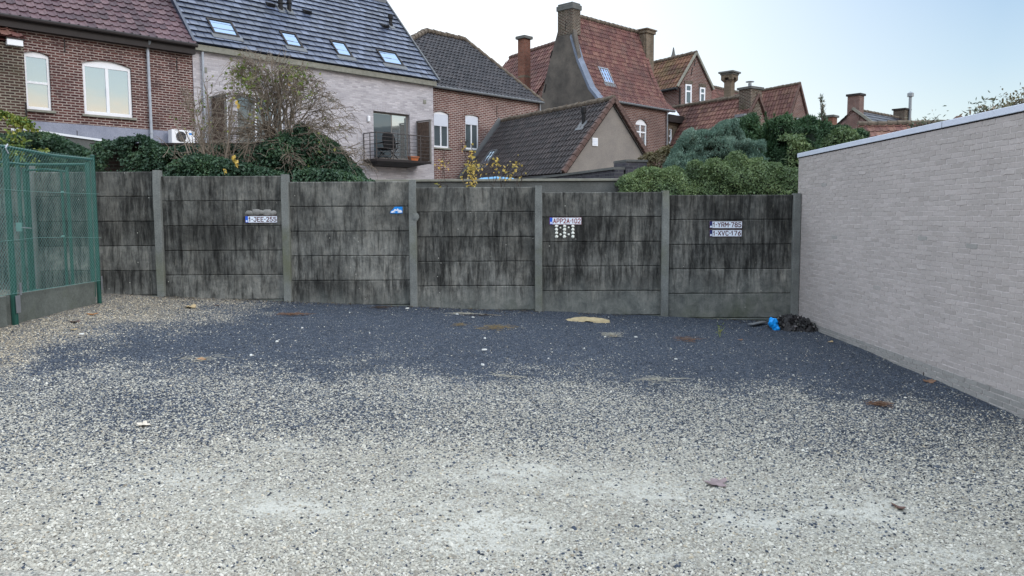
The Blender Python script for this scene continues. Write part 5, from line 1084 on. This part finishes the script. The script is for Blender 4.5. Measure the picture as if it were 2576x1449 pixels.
def mass(name, label, cat, pts, y0, thick, zb, n, ln, mat, wd=None, style='leaf', core=True, bump=.28, gaps=0., droop=0., trunk=True, up=.0, freq=2.2, ref=None, top_rag=.1, seed=0, holes=None, group=None):
    top, xa, xb = outline(pts, y0); e = empty(name, ((xa+xb)/2, y0+thick/2, 0), label=label, cat=cat, group=group); ox, oy = (xa+xb)/2, y0+thick/2
    def surf(x, v):                               # v 0..1 up the front, 1..1.5 back over the top
        tz = top(x)+(vnoise(x*freq*1.6, x*0+3, seed+2)-.5)*top_rag*2; vv = np.minimum(v, 1); z = zb+(tz-zb)*np.sin(vv*math.pi/2)**.8
        y = y0+thick*.5*(1-np.cos(vv*math.pi/2))**1.2+np.maximum(v-1, 0)*thick
        b = (vnoise(x*freq, z*freq, seed)-.5)*bump*1.6+(vnoise(x*freq*2.7, z*freq*2.7, seed+1)-.5)*bump*.9
        return y-b*.8, z+b*.35*(vv > .6)
    x = xa+rng.random(n)*(xb-xa); v = rng.random(n)**.8*1.3; y, z = surf(x, v)
    if gaps or holes:
        q = vnoise(x*3.1, z*3.1, seed+5)+.35*vnoise(x*9, z*9, seed+6); k = q > gaps*1.35
        x, y, z, v = x[k], y[k], z[k], v[k]
    n = len(x); dep = rng.exponential(.045, n)*np.sign(rng.random(n)-.35); y = y+dep; z = z-abs(rng.normal(0, .02, n))*(v > .8)
    out = np.stack([rng.normal(0, .35, n), -np.cos(np.minimum(v, 1)*1.4), .3+np.sin(np.minimum(v, 1)*1.5)], -1); out = unit(out)
    pos = np.stack([x-ox, y-oy, z], -1)
    if style == 'leaf':
        tip = unit(rng.normal(0, 1, (n, 3))+np.array([0, -.3, -.5+up])); nr = unit(out+rng.normal(0, .55, (n, 3)))
    else:
        tip = unit(out*.7+rng.normal(0, .6, (n, 3))+np.array([0, 0, up-droop])); nr = unit(rng.normal(0, 1, (n, 3)))
    clump = vnoise(x*4, z*4, seed+8)*.6+vnoise(x*13, z*13, seed+9)*.4
    rnd = np.clip(clump*.62+rng.random(n)*.38+(rng.random(n)-.5)*.1, 0, 1)
    l = ln*(.6+.8*rng.random(n)); w = (wd if wd else ln*.8)*(.6+.8*rng.random(n))
    o = leaf_mesh('foliage', pos, tip, nr, l, w, mat, e, rnd)
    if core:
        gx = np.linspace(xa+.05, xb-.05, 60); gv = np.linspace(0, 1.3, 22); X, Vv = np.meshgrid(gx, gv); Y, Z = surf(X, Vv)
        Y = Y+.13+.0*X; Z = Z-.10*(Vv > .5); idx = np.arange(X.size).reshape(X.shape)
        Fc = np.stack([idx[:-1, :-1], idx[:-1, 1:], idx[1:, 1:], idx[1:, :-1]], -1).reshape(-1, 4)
        mesh_np('foliage_core', np.stack([X-ox, Y-oy, Z], -1).reshape(-1, 3), Fc, L['core'], e, smooth=True)  # dark sheet added behind the leaves to stop light showing through
    if trunk: MB().tube([(0, .1, -.2), (.05, .1, .8), (0, .15, 1.4)], [.09, .07, .03], 8).build('trunk', M['twigd'], e)
    return e, surf, (ox, oy)
def sprays(e, off, pts, y, mat, n, ln, wd, spread, droop=.4):
    """conifer fronds: chains of thin blades along arching shoots, pts = tip points in photo units"""
    P_ = []; T = []; Nn = []; Ls = []
    for (px_, py_, rl) in pts:
        t = aty(px_, py_, y+random.uniform(-.2, .2)); base = t+np.array([random.uniform(-.25, .25), random.uniform(.1, .3), -rl])
        for k in range(n):
            s = random.random()**.8; p = base*(1-s)+t*s; d = unit(t-base)+np.random.default_rng(k*7+int(px_)).normal(0, spread, 3); P_.append(p-np.array([*off, 0])); T.append(d+np.array([0, 0, -droop*random.random()])); Nn.append([random.gauss(0, 1), random.gauss(0, 1), .3]); Ls.append(ln*(1.15-s*.6)*random.uniform(.6, 1.2))
    P_ = np.array(P_); T = np.array(T); Ls = np.array(Ls); return leaf_mesh('fronds', P_, T, unit(np.array(Nn)), Ls, Ls*wd, mat, e)
ZB = 1.6
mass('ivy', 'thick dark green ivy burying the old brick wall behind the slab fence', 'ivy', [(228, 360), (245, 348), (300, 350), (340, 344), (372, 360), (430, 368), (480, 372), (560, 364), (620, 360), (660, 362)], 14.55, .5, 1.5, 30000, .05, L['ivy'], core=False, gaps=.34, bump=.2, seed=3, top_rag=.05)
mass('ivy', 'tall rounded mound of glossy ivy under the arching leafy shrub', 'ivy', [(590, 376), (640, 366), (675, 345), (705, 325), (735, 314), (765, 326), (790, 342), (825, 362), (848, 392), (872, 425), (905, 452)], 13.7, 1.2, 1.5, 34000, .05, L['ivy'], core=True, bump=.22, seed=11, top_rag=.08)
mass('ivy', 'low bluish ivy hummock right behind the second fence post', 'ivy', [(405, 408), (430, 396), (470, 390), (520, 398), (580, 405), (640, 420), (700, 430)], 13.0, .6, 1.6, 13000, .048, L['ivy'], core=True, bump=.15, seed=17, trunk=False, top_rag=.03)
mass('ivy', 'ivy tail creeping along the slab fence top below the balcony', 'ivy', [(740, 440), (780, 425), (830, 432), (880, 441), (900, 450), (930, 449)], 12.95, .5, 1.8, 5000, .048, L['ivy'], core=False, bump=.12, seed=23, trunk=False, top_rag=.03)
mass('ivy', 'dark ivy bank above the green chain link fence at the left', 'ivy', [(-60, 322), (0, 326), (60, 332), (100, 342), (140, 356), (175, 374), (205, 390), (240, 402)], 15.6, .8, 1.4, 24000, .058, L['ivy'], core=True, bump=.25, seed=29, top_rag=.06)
mass('climbing_vine', 'yellow and light green autumn vine at the left photo edge above the fence', 'vine', [(-40, 290), (0, 288), (25, 296), (48, 300), (75, 330), (95, 370)], 15.2, .4, 2.3, 2300, .07, L['ivyy'], core=False, bump=.25, gaps=.35, seed=31, top_rag=.12, trunk=False)
mass('hedge', 'dense light green clipped hedge between the slab fence and the garage', 'hedge', [(1566, 470), (1582, 438), (1630, 424), (1700, 420), (1800, 412), (1860, 400), (1900, 388), (1950, 392), (2030, 398)], 13.1, 1.3, 1.4, 34000, .042, L['hedge'], wd=.022, style='leaf', bump=.2, seed=41, freq=3.6, up=.6, top_rag=.12)
e, sf, off = mass('conifer', 'rounded blue green conifer behind the light green hedge', 'conifer', [(1690, 440), (1703, 398), (1728, 362), (1765, 334), (1805, 316), (1850, 310), (1890, 322), (1915, 345), (1930, 370)], 15.2, 1.6, 1.4, 42000, .052, L['blue'], wd=.017, style='spray', bump=.6, seed=47, up=.55, top_rag=.13, freq=3.2)
e, sf, off = mass('conifer', 'dark green ragged conifer in front of the low red tiled house', 'conifer', [(1850, 350), (1880, 318), (1905, 300), (1928, 286), (1950, 294), (1975, 288), (2005, 306), (2030, 330), (2060, 345)], 16.6, 1.6, 1.4, 26000, .085, L['dark'], wd=.024, style='spray', bump=.85, seed=53, droop=.3, freq=2.3, top_rag=.26)
sprays(e, off, [(1905, 296, .5), (1925, 280, .6), (1948, 288, .5), (1885, 312, .4), (1978, 284, .5), (2002, 298, .5), (1866, 330, .4)], 16.9, L['dark'], 150, .12, .22, .45)
e, sf, off = mass('conifer', 'dark green conifer with a thin wispy top shoot against the sky', 'conifer', [(2010, 330), (2035, 318), (2058, 304), (2080, 326), (2110, 340), (2135, 330), (2165, 340), (2200, 350)], 17.6, 1.5, 1.4, 20000, .085, L['dark'], wd=.024, style='spray', bump=.5, seed=59, droop=.4, freq=2., top_rag=.2)
sprays(e, off, [(2066, 242, .75)], 17.8, L['fence'], 170, .15, .2, .75, .1); sprays(e, off, [(2062, 288, .6), (2040, 300, .4), (2132, 322, .4)], 17.8, L['dark'], 130, .12, .2, .45)
q0 = aty(2068, 305, 17.8); q1 = aty(2063, 240, 17.8); MB().tube([tuple(q0-np.array([*off, 0])), tuple(q1-np.array([*off, 0]))], [.018, .004], 5).build('leader_shoot', M['twigd'], e)
mass('shrub', 'brown leaved shrub between the beige gable and the blue conifer', 'shrub', [(1600, 410), (1622, 386), (1645, 372), (1680, 368), (1705, 374), (1722, 392)], 17.2, .8, 1.6, 4200, .085, L['brown'], wd=.04, core=False, gaps=.3, bump=.3, seed=61, top_rag=.15)
mass('shrub', 'loose green bush filling the corner between dark conifer and garage coping', 'shrub', [(1985, 356), (2030, 334), (2080, 346), (2130, 344), (2170, 352), (2230, 362)], 15.8, .9, 1.4, 9000, .075, L['hedge'], wd=.03, core=True, bump=.35, seed=67, top_rag=.12)
def curve(a, c, b, n, jit):
    out = []; w = np.zeros(3)
    for k in range(n+1):
        t = k/n; p = a*(1-t)**2+2*c*t*(1-t)+b*t*t; w = w*.8+rng.normal(0, jit, 3); out.append(p+w*min(t*3, 1))
    return out
def shrub(name, label, base, tips, y, n_stem, twigs, leafs, mat, bark, ctrl_up=.8, bz=1.55, bsp=.22, r0=.02, tw_len=.5, droop=.0, leafsel=None, leafn=0, lsize=.06, cat='shrub'):
    bq = aty(base[0], base[1], y); e = empty(name, (bq[0], y, 0), label=label, cat=cat); o = np.array([bq[0], y, 0]); m = MB(); ends = []
    for i in range(n_stem):
        tp = tips[i % len(tips)]; t = aty(tp[0]+random.uniform(-14, 14), tp[1]+random.uniform(-14, 14), y+random.uniform(-.5, .9)); b0 = np.array([bq[0]+random.uniform(-bsp, bsp), y+random.uniform(-.1, .2), bz])
        c = b0*.55+t*.45; c[2] = b0[2]+(t[2]-b0[2])*ctrl_up; p = curve(b0, c, t, 12, .018); rr = r0*random.uniform(.45, 1)
        m.tube([tuple(q-o) for q in p], [max(.004, rr*(1-.8*k/12)) for k in range(13)], 5, cap=False)
        for j in range(twigs):
            k = random.randint(3, 12); q = p[k]; d = unit(p[min(k+1, 12)]-p[max(k-1, 0)]); d = unit(d+rng.normal(0, .55, 3)*np.array([1, .7, 1])); L_ = tw_len*random.uniform(.4, 1.2)*(1.2-k/16)
            e1 = q+d*L_+np.array([0, 0, -droop*L_*random.random()]); cc = q+d*L_*.5+rng.normal(0, .05, 3)+np.array([0, 0, .06]); tp_ = curve(q, cc, e1, 5, .012)
            m.tube([tuple(x_-o) for x_ in tp_], [.0062, .0055, .0048, .004, .0036, .003], 4, cap=False); ends += tp_[2:]
            for s in range(2):
                q2 = tp_[random.randint(1, 5)]; d2 = unit(d+rng.normal(0, .6, 3)); m.tube([tuple(q2-o), tuple(q2+d2*L_*.25-o), tuple(q2+d2*L_*.45+np.array([0, 0, -droop*.1])-o)], [.004, .0033, .0024], 3, cap=False); ends.append(q2+d2*L_*.4)
    m.build('branches', M[bark], e)
    ends = np.array(ends)
    if leafsel:
        px_, py_ = P_of(ends[:, 0], ends[:, 1], ends[:, 2]); w = np.zeros(len(ends))
        for (cx, cy, rx, ry, a) in leafsel: w += a*np.exp(-((px_-cx)/rx)**2-((py_-cy)/ry)**2)
        w += .0002; k = rng.choice(len(ends), leafn, p=w/w.sum()); P_ = ends[k]+rng.normal(0, .025, (leafn, 3)); l = lsize*(.6+.7*rng.random(leafn))
        leaf_mesh('leaves', P_-o, rng.normal(0, 1, (leafn, 3))+np.array([0, 0, -.4]), unit(rng.normal(0, 1, (leafn, 3))), l, l*.7, L[mat], e, clumpr(P_))
    return e
def clumpr(P_): return np.clip(vnoise(P_[:, 0]*5, P_[:, 2]*5, 4)*.7+rng.random(len(P_))*.4, 0, 1)
shrub('shrub', 'nearly bare upright shrub with many thin stems in front of the violet roofed house corner', (556, 446), [(452, 300), (470, 262), (488, 232), (512, 212), (540, 200), (575, 196), (600, 190), (622, 230), (650, 240), (455, 345), (500, 270), (590, 260), (480, 310), (640, 300), (438, 380), (660, 330)], 13.5, 19, 17, 0, 'shrub', 'twig', .42, r0=.03, tw_len=.5, bsp=.07,
      leafsel=[(510, 290, 60, 70, .4), (590, 230, 40, 50, 1)], leafn=110, lsize=.05)
MB_ = shrub('arching_shrub', 'wide arching shrub with tangled twigs and yellow green leaves against the grey brick house', (700, 400), [(590, 185), (612, 165), (640, 175), (680, 180), (725, 182), (765, 190), (800, 210), (830, 240), (858, 275), (880, 320), (900, 370), (915, 415), (540, 300), (560, 250), (530, 350), (640, 230), (700, 230), (765, 250), (820, 320), (850, 350), (880, 400), (800, 380), (600, 330), (660, 380), (740, 400), (840, 430), (590, 400)], 14.0, 100, 12, 0, 'shrub', 'twig', 1.3, bz=3.0, bsp=.28, r0=.014, tw_len=.5, droop=.5,
      leafsel=[(608, 205, 26, 42, 1.6), (665, 195, 28, 22, .8), (740, 185, 35, 20, 1.2), (655, 272, 20, 20, .9), (700, 240, 60, 45, .12), (765, 225, 30, 26, .35), (840, 330, 50, 50, .10), (820, 390, 50, 30, .12)], leafn=650, lsize=.07)
for tips, lab, n_, nl in (([(1108, 388), (1112, 400)], 'thin sapling with a few yellow leaves, leftmost of the row behind the slab fence', 2, 34), ([(1180, 378), (1192, 385), (1175, 400), (1200, 395), (1187, 372)], 'bushiest yellow leaved sapling, growing in front of the shuttered house', 6, 230), ([(1268, 398), (1262, 405)], 'tall thin sapling with round yellow leaves in front of the dark roof window', 3, 75), ([(1290, 415)], 'short sapling with yellow leaves, rightmost of the row behind the slab fence', 2, 24), ([(1226, 425)], 'tiny yellow leaved sprig between two saplings behind the slab fence', 2, 18)):
    bx = tips[0][0]; e = shrub('sapling', lab, (bx+3, 476), tips, 13.05, n_, 5, 0, 'yellow', 'twigd', .6, r0=.007, tw_len=.18, leafsel=[(bx, 430, 60, 40, 1)], leafn=int(nl*.75), lsize=.055, cat='sapling'); e['group'] = 'yellow leaved saplings behind the slab fence'
tags = empty('yellow_leaves', (0, 0, 0)); bpy.data.objects.remove(tags)
def dangling(px_, py_, y, n, sp, label, mat='yellow'):
    c = aty(px_, py_, y); P_ = c+rng.normal(0, sp, (n, 3))*np.array([.6, .3, 1.2]); o = leaf_mesh('leaf_sprig', P_-c, rng.normal(0, .5, (n, 3))+np.array([0, 0, -1.]), unit(rng.normal(0, 1, (n, 3))), np.full(n, .09), np.full(n, .055), L[mat], rnd=.4+.4*rng.random(n), label=label, cat='leaves'); o.location = tuple(c)
dangling(594, 402, 12.95, 9, .05, 'bright yellow leaves hanging on a stem of the bare shrub above the slab fence'); dangling(562, 430, 12.95, 3, .03, 'single yellow leaf pair low on the bare shrub'); dangling(597, 258, 13.3, 5, .035, 'orange leaf caught in the bare shrub beside the hidden balcony'); 
# trees showing over the garage roof
def small_tree(label, px_, py_, y, rx, rz, n, mat, ls, wd, seed):
    c = aty(px_, py_, y); e = empty('tree', (c[0], y, 0), label=label, cat='tree'); m = MB(); ends = []
    for i in range(26):
        t = np.array([rng.normal(0, rx*.55), rng.normal(0, rx*.4), c[2]+rng.normal(.0, rz*.5)]); b0 = np.array([0, 0, c[2]-rz*1.8]); p = curve(b0, (b0+t)/2+np.array([0, 0, .2]), t, 6, .03); m.tube([tuple(q) for q in p], [.03, .024, .018, .013, .009, .006, .003], 4, cap=False); ends += p[3:]
    m.tube([(0, 0, 0), (0, 0, c[2]-rz*1.7)], [.12, .05], 8); m.build('trunk', M['twigd'], e); ends = np.array(ends); k = rng.integers(0, len(ends), n); P_ = ends[k]+rng.normal(0, .12, (n, 3)); l = ls*(.6+.8*rng.random(n))
    leaf_mesh('crown', P_, rng.normal(0, 1, (n, 3))+np.array([0, 0, -.8]), unit(rng.normal(0, 1, (n, 3))), l, l*wd, L[mat], e, clumpr(P_))
small_tree('small tree with long narrow drooping leaves peeking over the garage coping', 2478, 280, 21, .28, .25, 260, 'fence', .16, .28, 1)
small_tree('autumn tree with reddish brown twigs at the right photo edge above the garage', 2572, 262, 22, .6, .4, 900, 'brown', .09, .6, 2)
small_tree('tiny bush top showing between the long tiled roof and the garage coping', 2330, 322, 20, .5, .12, 240, 'fence', .09, .4, 3)
# ------------------------------------------------------------------ things lying on the gravel
def ground_z(p): return float(gz(p[0], p[1])+(vnoise(p[0]*1.3, p[1]*1.3, 3)-.5)*.025+(vnoise(p[0]*6, p[1]*6, 4)-.5)*.008)
LM = {}
def leafcol(nm, c):
    if nm not in LM: LM[nm] = m_plain('dry leaf '+nm, c, .7, var=.35, scale=20)
    return LM[nm]
def lobed(px_, py_, size, col, label, lobes=5, rz=None, curl=.25):
    p = ong(px_, py_); z = ground_z(p)+.012; n = lobes*6; V = [(0, 0, .004)]
    for k in range(n):
        a = 2*math.pi*k/n; r = size*(.55+.45*abs(math.cos(a*lobes/2))**.7)*random.uniform(.85, 1.1); V.append((r*math.cos(a), r*math.sin(a)*.75, curl*size*(math.sin(a*2+1)*.5+.5)*(r/size)**2))
    o = mesh_np('fallen_leaf', np.array(V), [(0, 1+k, 1+(k+1) % n) for k in range(n)], col, label=label, cat='leaf', group='fallen leaves on the gravel'); md = o.modifiers.new('s', 'SOLIDIFY'); md.thickness = .002; o.location = (p[0], p[1], z); o.rotation_euler = (random.uniform(-.1, .25), 0, rz if rz is not None else random.uniform(0, 6)); return o
OR = leafcol('orange', (.50, .20, .04)); TN = leafcol('tan', (.42, .32, .18)); WH = leafcol('bleached', (.62, .56, .46)); BR = leafcol('brown', (.12, .065, .05)); PK = leafcol('pinkish', (.25, .195, .20)); RU = leafcol('rust', (.19, .11, .07))
lobed(505, 907, .06, OR, 'round orange leaf lying on the dark chippings left of centre', 3); lobed(232, 792, .075, OR, 'orange leaf at the foot of the green chain link fence')
lobed(190, 814, .07, BR, 'dark brown leaf on tan grit near the green chain link fence'); lobed(480, 775, .11, TN, 'tan leaf on the grit close below the second slab bay', 4); lobed(360, 1072, .065, WH, 'pale cream leaf on the mixed gravel at left', 5)
lobed(1800, 1222, .085, PK, 'large grey pink leaf lying on the pale gravel at right', 5, .3); lobed(2337, 962, .07, RU, 'rusty star shaped leaf near the garage wall foot', 5); lobed(2262, 1279, .05, BR, 'small dark greenish leaf on pale gravel at lower right', 3)
lobed(2090, 862, .055, TN, 'small tan leaf near the rubbish heap', 3); lobed(1545, 848, .05, TN, 'tiny curled tan leaf right of the straw tufts', 3); lobed(186, 830, .05, TN, 'yellowish leaf between fence and dark chippings', 3)
lobed(1862, 858, .04, RU, 'tiny rust leaf in front of the rubbish heap', 3); lobed(470, 778-4, .05, BR, 'crumpled brown leaf beside the tan leaf near the slab fence', 4); lobed(545, 770, .05, BR, 'dark leaf scrap near the second slab bay foot', 4)
def chips():
    for i, (x, y, s) in enumerate(((632, 895, .05), (697, 861, .05), (1220, 853, .045), (1218, 884, .05), (1214, 920, .045), (760, 827, .035), (205, 842, .05), (1600, 850, .04), (1150, 792, .05), (1190, 800, .035), (880, 790, .03), (1025, 778, .045), (1470, 880, .025), (2130, 850, .03), (930, 840, .02), (1700, 905, .03), (1380, 905, .02), (2270, 905, .03))):
        p = ong(x, y); m = MB(); n = 7; s *= .8; V = [(s*random.uniform(.6, 1)*math.cos(a), s*.5*random.uniform(.6, 1)*math.sin(a)) for a in np.linspace(0, 6.283, n, endpoint=False)]
        m.add([(a, b, 0) for a, b in V]+[(a*.8, b*.8, .014) for a, b in V], [tuple(range(n, 2*n))]+[(k, (k+1) % n, (k+1) % n+n, k+n) for k in range(n)])
        o = m.build('stone_chip', M['paper'], label='flat white chip lying loose on the dark chippings', cat='stone chip', group='flat white chips scattered over the dark gravel'); o.location = (p[0], p[1], ground_z(p)+.006); o.rotation_euler = (0, 0, random.uniform(0, 3))
chips()
def straw(px_, py_, rx, ry, n, mat, label, name='straw_tuft', L0=.08, zt=.02, cat='straw'):
    p = ong(px_, py_); m = MB(); s = p[1]/FOC
    for k in range(n):
        x = random.gauss(0, rx*s*.5); y = random.gauss(0, ry*s*2.2); a = random.gauss(0, .6)+(math.pi if random.random() < .5 else 0); l = L0*random.uniform(.4, 1.2); z = random.uniform(.008, zt+.012)
        m.tube([(x, y, z), (x+l*.5*math.cos(a), y+l*.5*math.sin(a), z+random.uniform(0, .015)), (x+l*math.cos(a), y+l*math.sin(a), z+random.uniform(-.006, .006))], .0022, 3, cap=False)
    o = m.build(name, mat, label=label, cat=cat); o.location = (p[0], p[1], ground_z(p)); return o
straw(740, 794, 34, 4, 110, RU, 'flat rust brown mat of dead stalks at the slab fence foot'); straw(1252, 829, 42, 9, 120, M['straw'], 'nest like tuft of dry brown straw on dark chippings, mid yard'); straw(1537, 845, 28, 7, 55, M['strawp'], 'pale bleached straw tuft right of centre on the dark chippings')
straw(1158, 820, 16, 3, 34, M['straw'], 'small brown straw wisp left of the nest like tuft'); straw(1165, 792, 26, 2, 26, M['strawp'], 'thin line of pale stalks below the middle slab bay', L0=.14); straw(2213, 1024, 15, 4, 90, RU, 'rust brown clump of stalks where dark and pale gravel meet'); straw(1730, 858, 22, 7, 40, RU, 'few rusty stalks lying left of the green sprig', L0=.12)
straw(500, 908, 60, 9, 26, M['strawp'], 'faint pale dry stalks around the orange leaf', L0=.12); straw(1655, 962, 45, 8, 26, M['strawp'], 'sparse pale stalks at the lower edge of the dark chippings', L0=.16); straw(1285, 950, 35, 7, 16, M['strawp'], 'few pale stalks at the edge of dark gravel, centre', L0=.14)
straw(960, 777, 26, 3, 120, M['twigd'], 'dark leaf litter at the foot of the third slab bay', L0=.05); straw(1215, 796, 60, 2, 80, M['twigd'], 'thin dark litter along the fourth slab bay foot', L0=.05)
p0 = ong(1140, 790); p1 = ong(1262, 797); tag(MB().tube([tuple(p0+np.array([0, 0, .02])), tuple((p0+p1)/2+np.array([0, 0, .025])), tuple(p1+np.array([0, 0, .02]))], .004, 6).build('twig', M['strawp']), 'long thin pale twig lying at the foot of the middle slab bay', 'twig')
p = ong(1811, 850); sp = MB(); 
for k in range(5): sp.tube([(0, 0, 0), (random.gauss(0, .01), 0, .08), (random.gauss(0, .04), random.gauss(0, .02), random.uniform(.12, .2))], [.004, .003, .002], 5)
e = empty('weed', (p[0], p[1], ground_z(p)), label='small green weed sprig growing in the dark chippings', cat='weed'); sp.build('stem', leafcol('weed green', (.25, .30, .12)), e)
n = 26; P_ = np.stack([rng.normal(0, .022, n), rng.normal(0, .015, n), .05+.13*rng.random(n)], -1); leaf_mesh('leaves', P_, rng.normal(0, 1, (n, 3))+np.array([0, 0, .8]), unit(rng.normal(0, 1, (n, 3))), np.full(n, .035), np.full(n, .015), L['shrub'], e)
def heap(name, px0, px1, pyb, h, dy, mat, label, cat, nz=.02, seed=1, rough=9, pw=1.):
    a = ong(px0, pyb); b = ong(px1, pyb); cx = (a+b)/2; rx = abs(b[0]-a[0])/2; X, Y = np.meshgrid(np.linspace(-1, 1, 60), np.linspace(-1, 1, 40)); r = np.sqrt(X**2+Y**2); wob = 1+.25*(vnoise(np.arctan2(Y, X)*2+9, r*0, seed)-.5)
    Z = np.clip(1-(r/wob)**2, 0, 1)**pw*h; Z = Z+(vnoise(X*rough, Y*rough, seed)-.5)*nz*2*(Z > .001)+(vnoise(X*rough*2.7, Y*rough*2.7, seed+1)-.5)*nz*(Z > .001); Z = np.where(r/wob > 1, -.02, Z)
    idx = np.arange(X.size).reshape(X.shape); Fc = np.stack([idx[:-1, :-1], idx[:-1, 1:], idx[1:, 1:], idx[1:, :-1]], -1).reshape(-1, 4)
    o = mesh_np(name, np.stack([X*rx, Y*dy, Z], -1).reshape(-1, 3), Fc, mat, smooth=True, label=label, cat=cat) if label else mesh_np(name, np.stack([X*rx, Y*dy, Z], -1).reshape(-1, 3), Fc, mat, smooth=True)
    return o, (cx[0], cx[1], ground_z(cx)), rx
o, c_, _ = heap('sand_heap', 1416, 1531, 806, .05, .13, M['sand'], 'flat yellow sand spill at the foot of the fifth slab bay', 'sand', .006, 5, 8); o.location = (c_[0], c_[1], c_[2]+.003)
def rubbish():
    t = NT('crumpled black plastic'); nn = t.noise(t.coord(), 22, 5, .7); t.bump(nn, 1., .03); bk = t.set(t.ramp(nn, [(.3, (.004, .004, .005)), (.6, (.016, .015, .017)), (.8, (.07, .06, .065))]), .35, 0, .5)
    o, c_, rx = heap('bag', 1938, 2044, 826, .18, .27, bk, None, None, .055, 8, 5, .75); e = empty('rubbish_heap', c_, label='torn black bin bag heap with bright blue scraps in the corner by the garage', cat='rubbish'); o.parent = e
    n = 900; X = rng.uniform(-1, 1, n); Y = rng.uniform(-1, .8, n); k = X**2+Y**2 < .95; X, Y = X[k], Y[k]; n = len(X); Z = np.clip(1-(X**2+Y**2), 0, 1)**.75*.18
    leaf_mesh('scraps', np.stack([X*rx, Y*.27, Z+.005], -1), rng.normal(0, 1, (n, 3)), unit(rng.normal(0, 1, (n, 3))+np.array([0, -.3, .8])), .02+.05*rng.random(n), .015+.035*rng.random(n), m_leaf('plastic scraps', [(0, (.005, .005, .006)), (.72, (.02, .019, .021)), (.88, (.10, .09, .09)), (1, (.24, .25, .23))], .3), e)
    for (x, y, w, h_, dd) in ((1945, 813, 11, 14, 0), (1951, 826, 10, 10, -.03), (2022, 812, 12, 7, .0)):
        a = aty(x, y, c_[1]-.17 if x < 2000 else c_[1]-.05); m = bmesh.new(); bmesh.ops.create_icosphere(m, subdivisions=3, radius=1)
        for v in m.verts:
            q = v.co.copy(); nz = vnoise(q.x*2.2+x, q.z*2.2+q.y, 3)-.5; q *= 1+.55*float(nz); s = c_[1]/FOC; v.co = (q.x*w*s, q.y*.06, q.z*h_*s)
        me = bpy.data.meshes.new('blue_bag'); m.to_mesh(me); m.free(); me.materials.append(M['bagb']); b = bpy.data.objects.new('blue_bag', me); COL.objects.link(b); b.parent = e; b.location = tuple(a-np.array(c_))
    p0 = ong(1888, 822); p1 = ong(1948, 812); d = p1-p0; o = empty('plank', (p0[0], p0[1], ground_z(p0)+.03), math.atan2(d[1], d[0]), label='short flat grey board sticking out from under the rubbish heap', cat='board'); MB().box(0, .42, -.05, .05, 0, .015).build('board', M['slatewall'], o, bevel=.003)
rubbish()
# pale blue pool cover seen over the rendered wall
q = aty(1250, 452, 15.5); tag(MB().tube([(q[0]-.45, 15.5, q[2]-.06), (q[0]-.3, 15.5, q[2]-.01), (q[0], 15.5, q[2]+.01), (q[0]+.3, 15.5, q[2]-.015), (q[0]+.45, 15.5, q[2]-.08)], [.03, .05, .055, .05, .02], 8).build('pool_cover', M['tarp']), 'pale blue rolled cover showing just over the rendered wall behind the saplings', 'cover')
# stalks and leaf bits along the fence foot
def litter_strip():
    n = 1500; X = rng.uniform(-6.2, 4.4, n); Y = WY-.08-rng.exponential(.10, n); d = vnoise(X*1.4, X*0, 2); k = d > .35; X, Y = X[k], Y[k]; n = len(X); Z = gz(X, Y)+.012
    leaf_mesh('leaf_litter', np.stack([X, Y, Z], -1), rng.normal(0, 1, (n, 3))*np.array([1, 1, .15]), unit(rng.normal(0, .4, (n, 3))+np.array([0, 0, 1])), .015+.03*rng.random(n), .008+.012*rng.random(n), m_leaf('litter', [(0, (.012, .012, .012)), (.6, (.05, .04, .028)), (.9, (.14, .10, .05)), (1, (.30, .26, .17))], .8), kind='stuff', label='dark leaf litter and grit strewn along the foot of the slab fence', cat='leaf litter')
litter_strip()
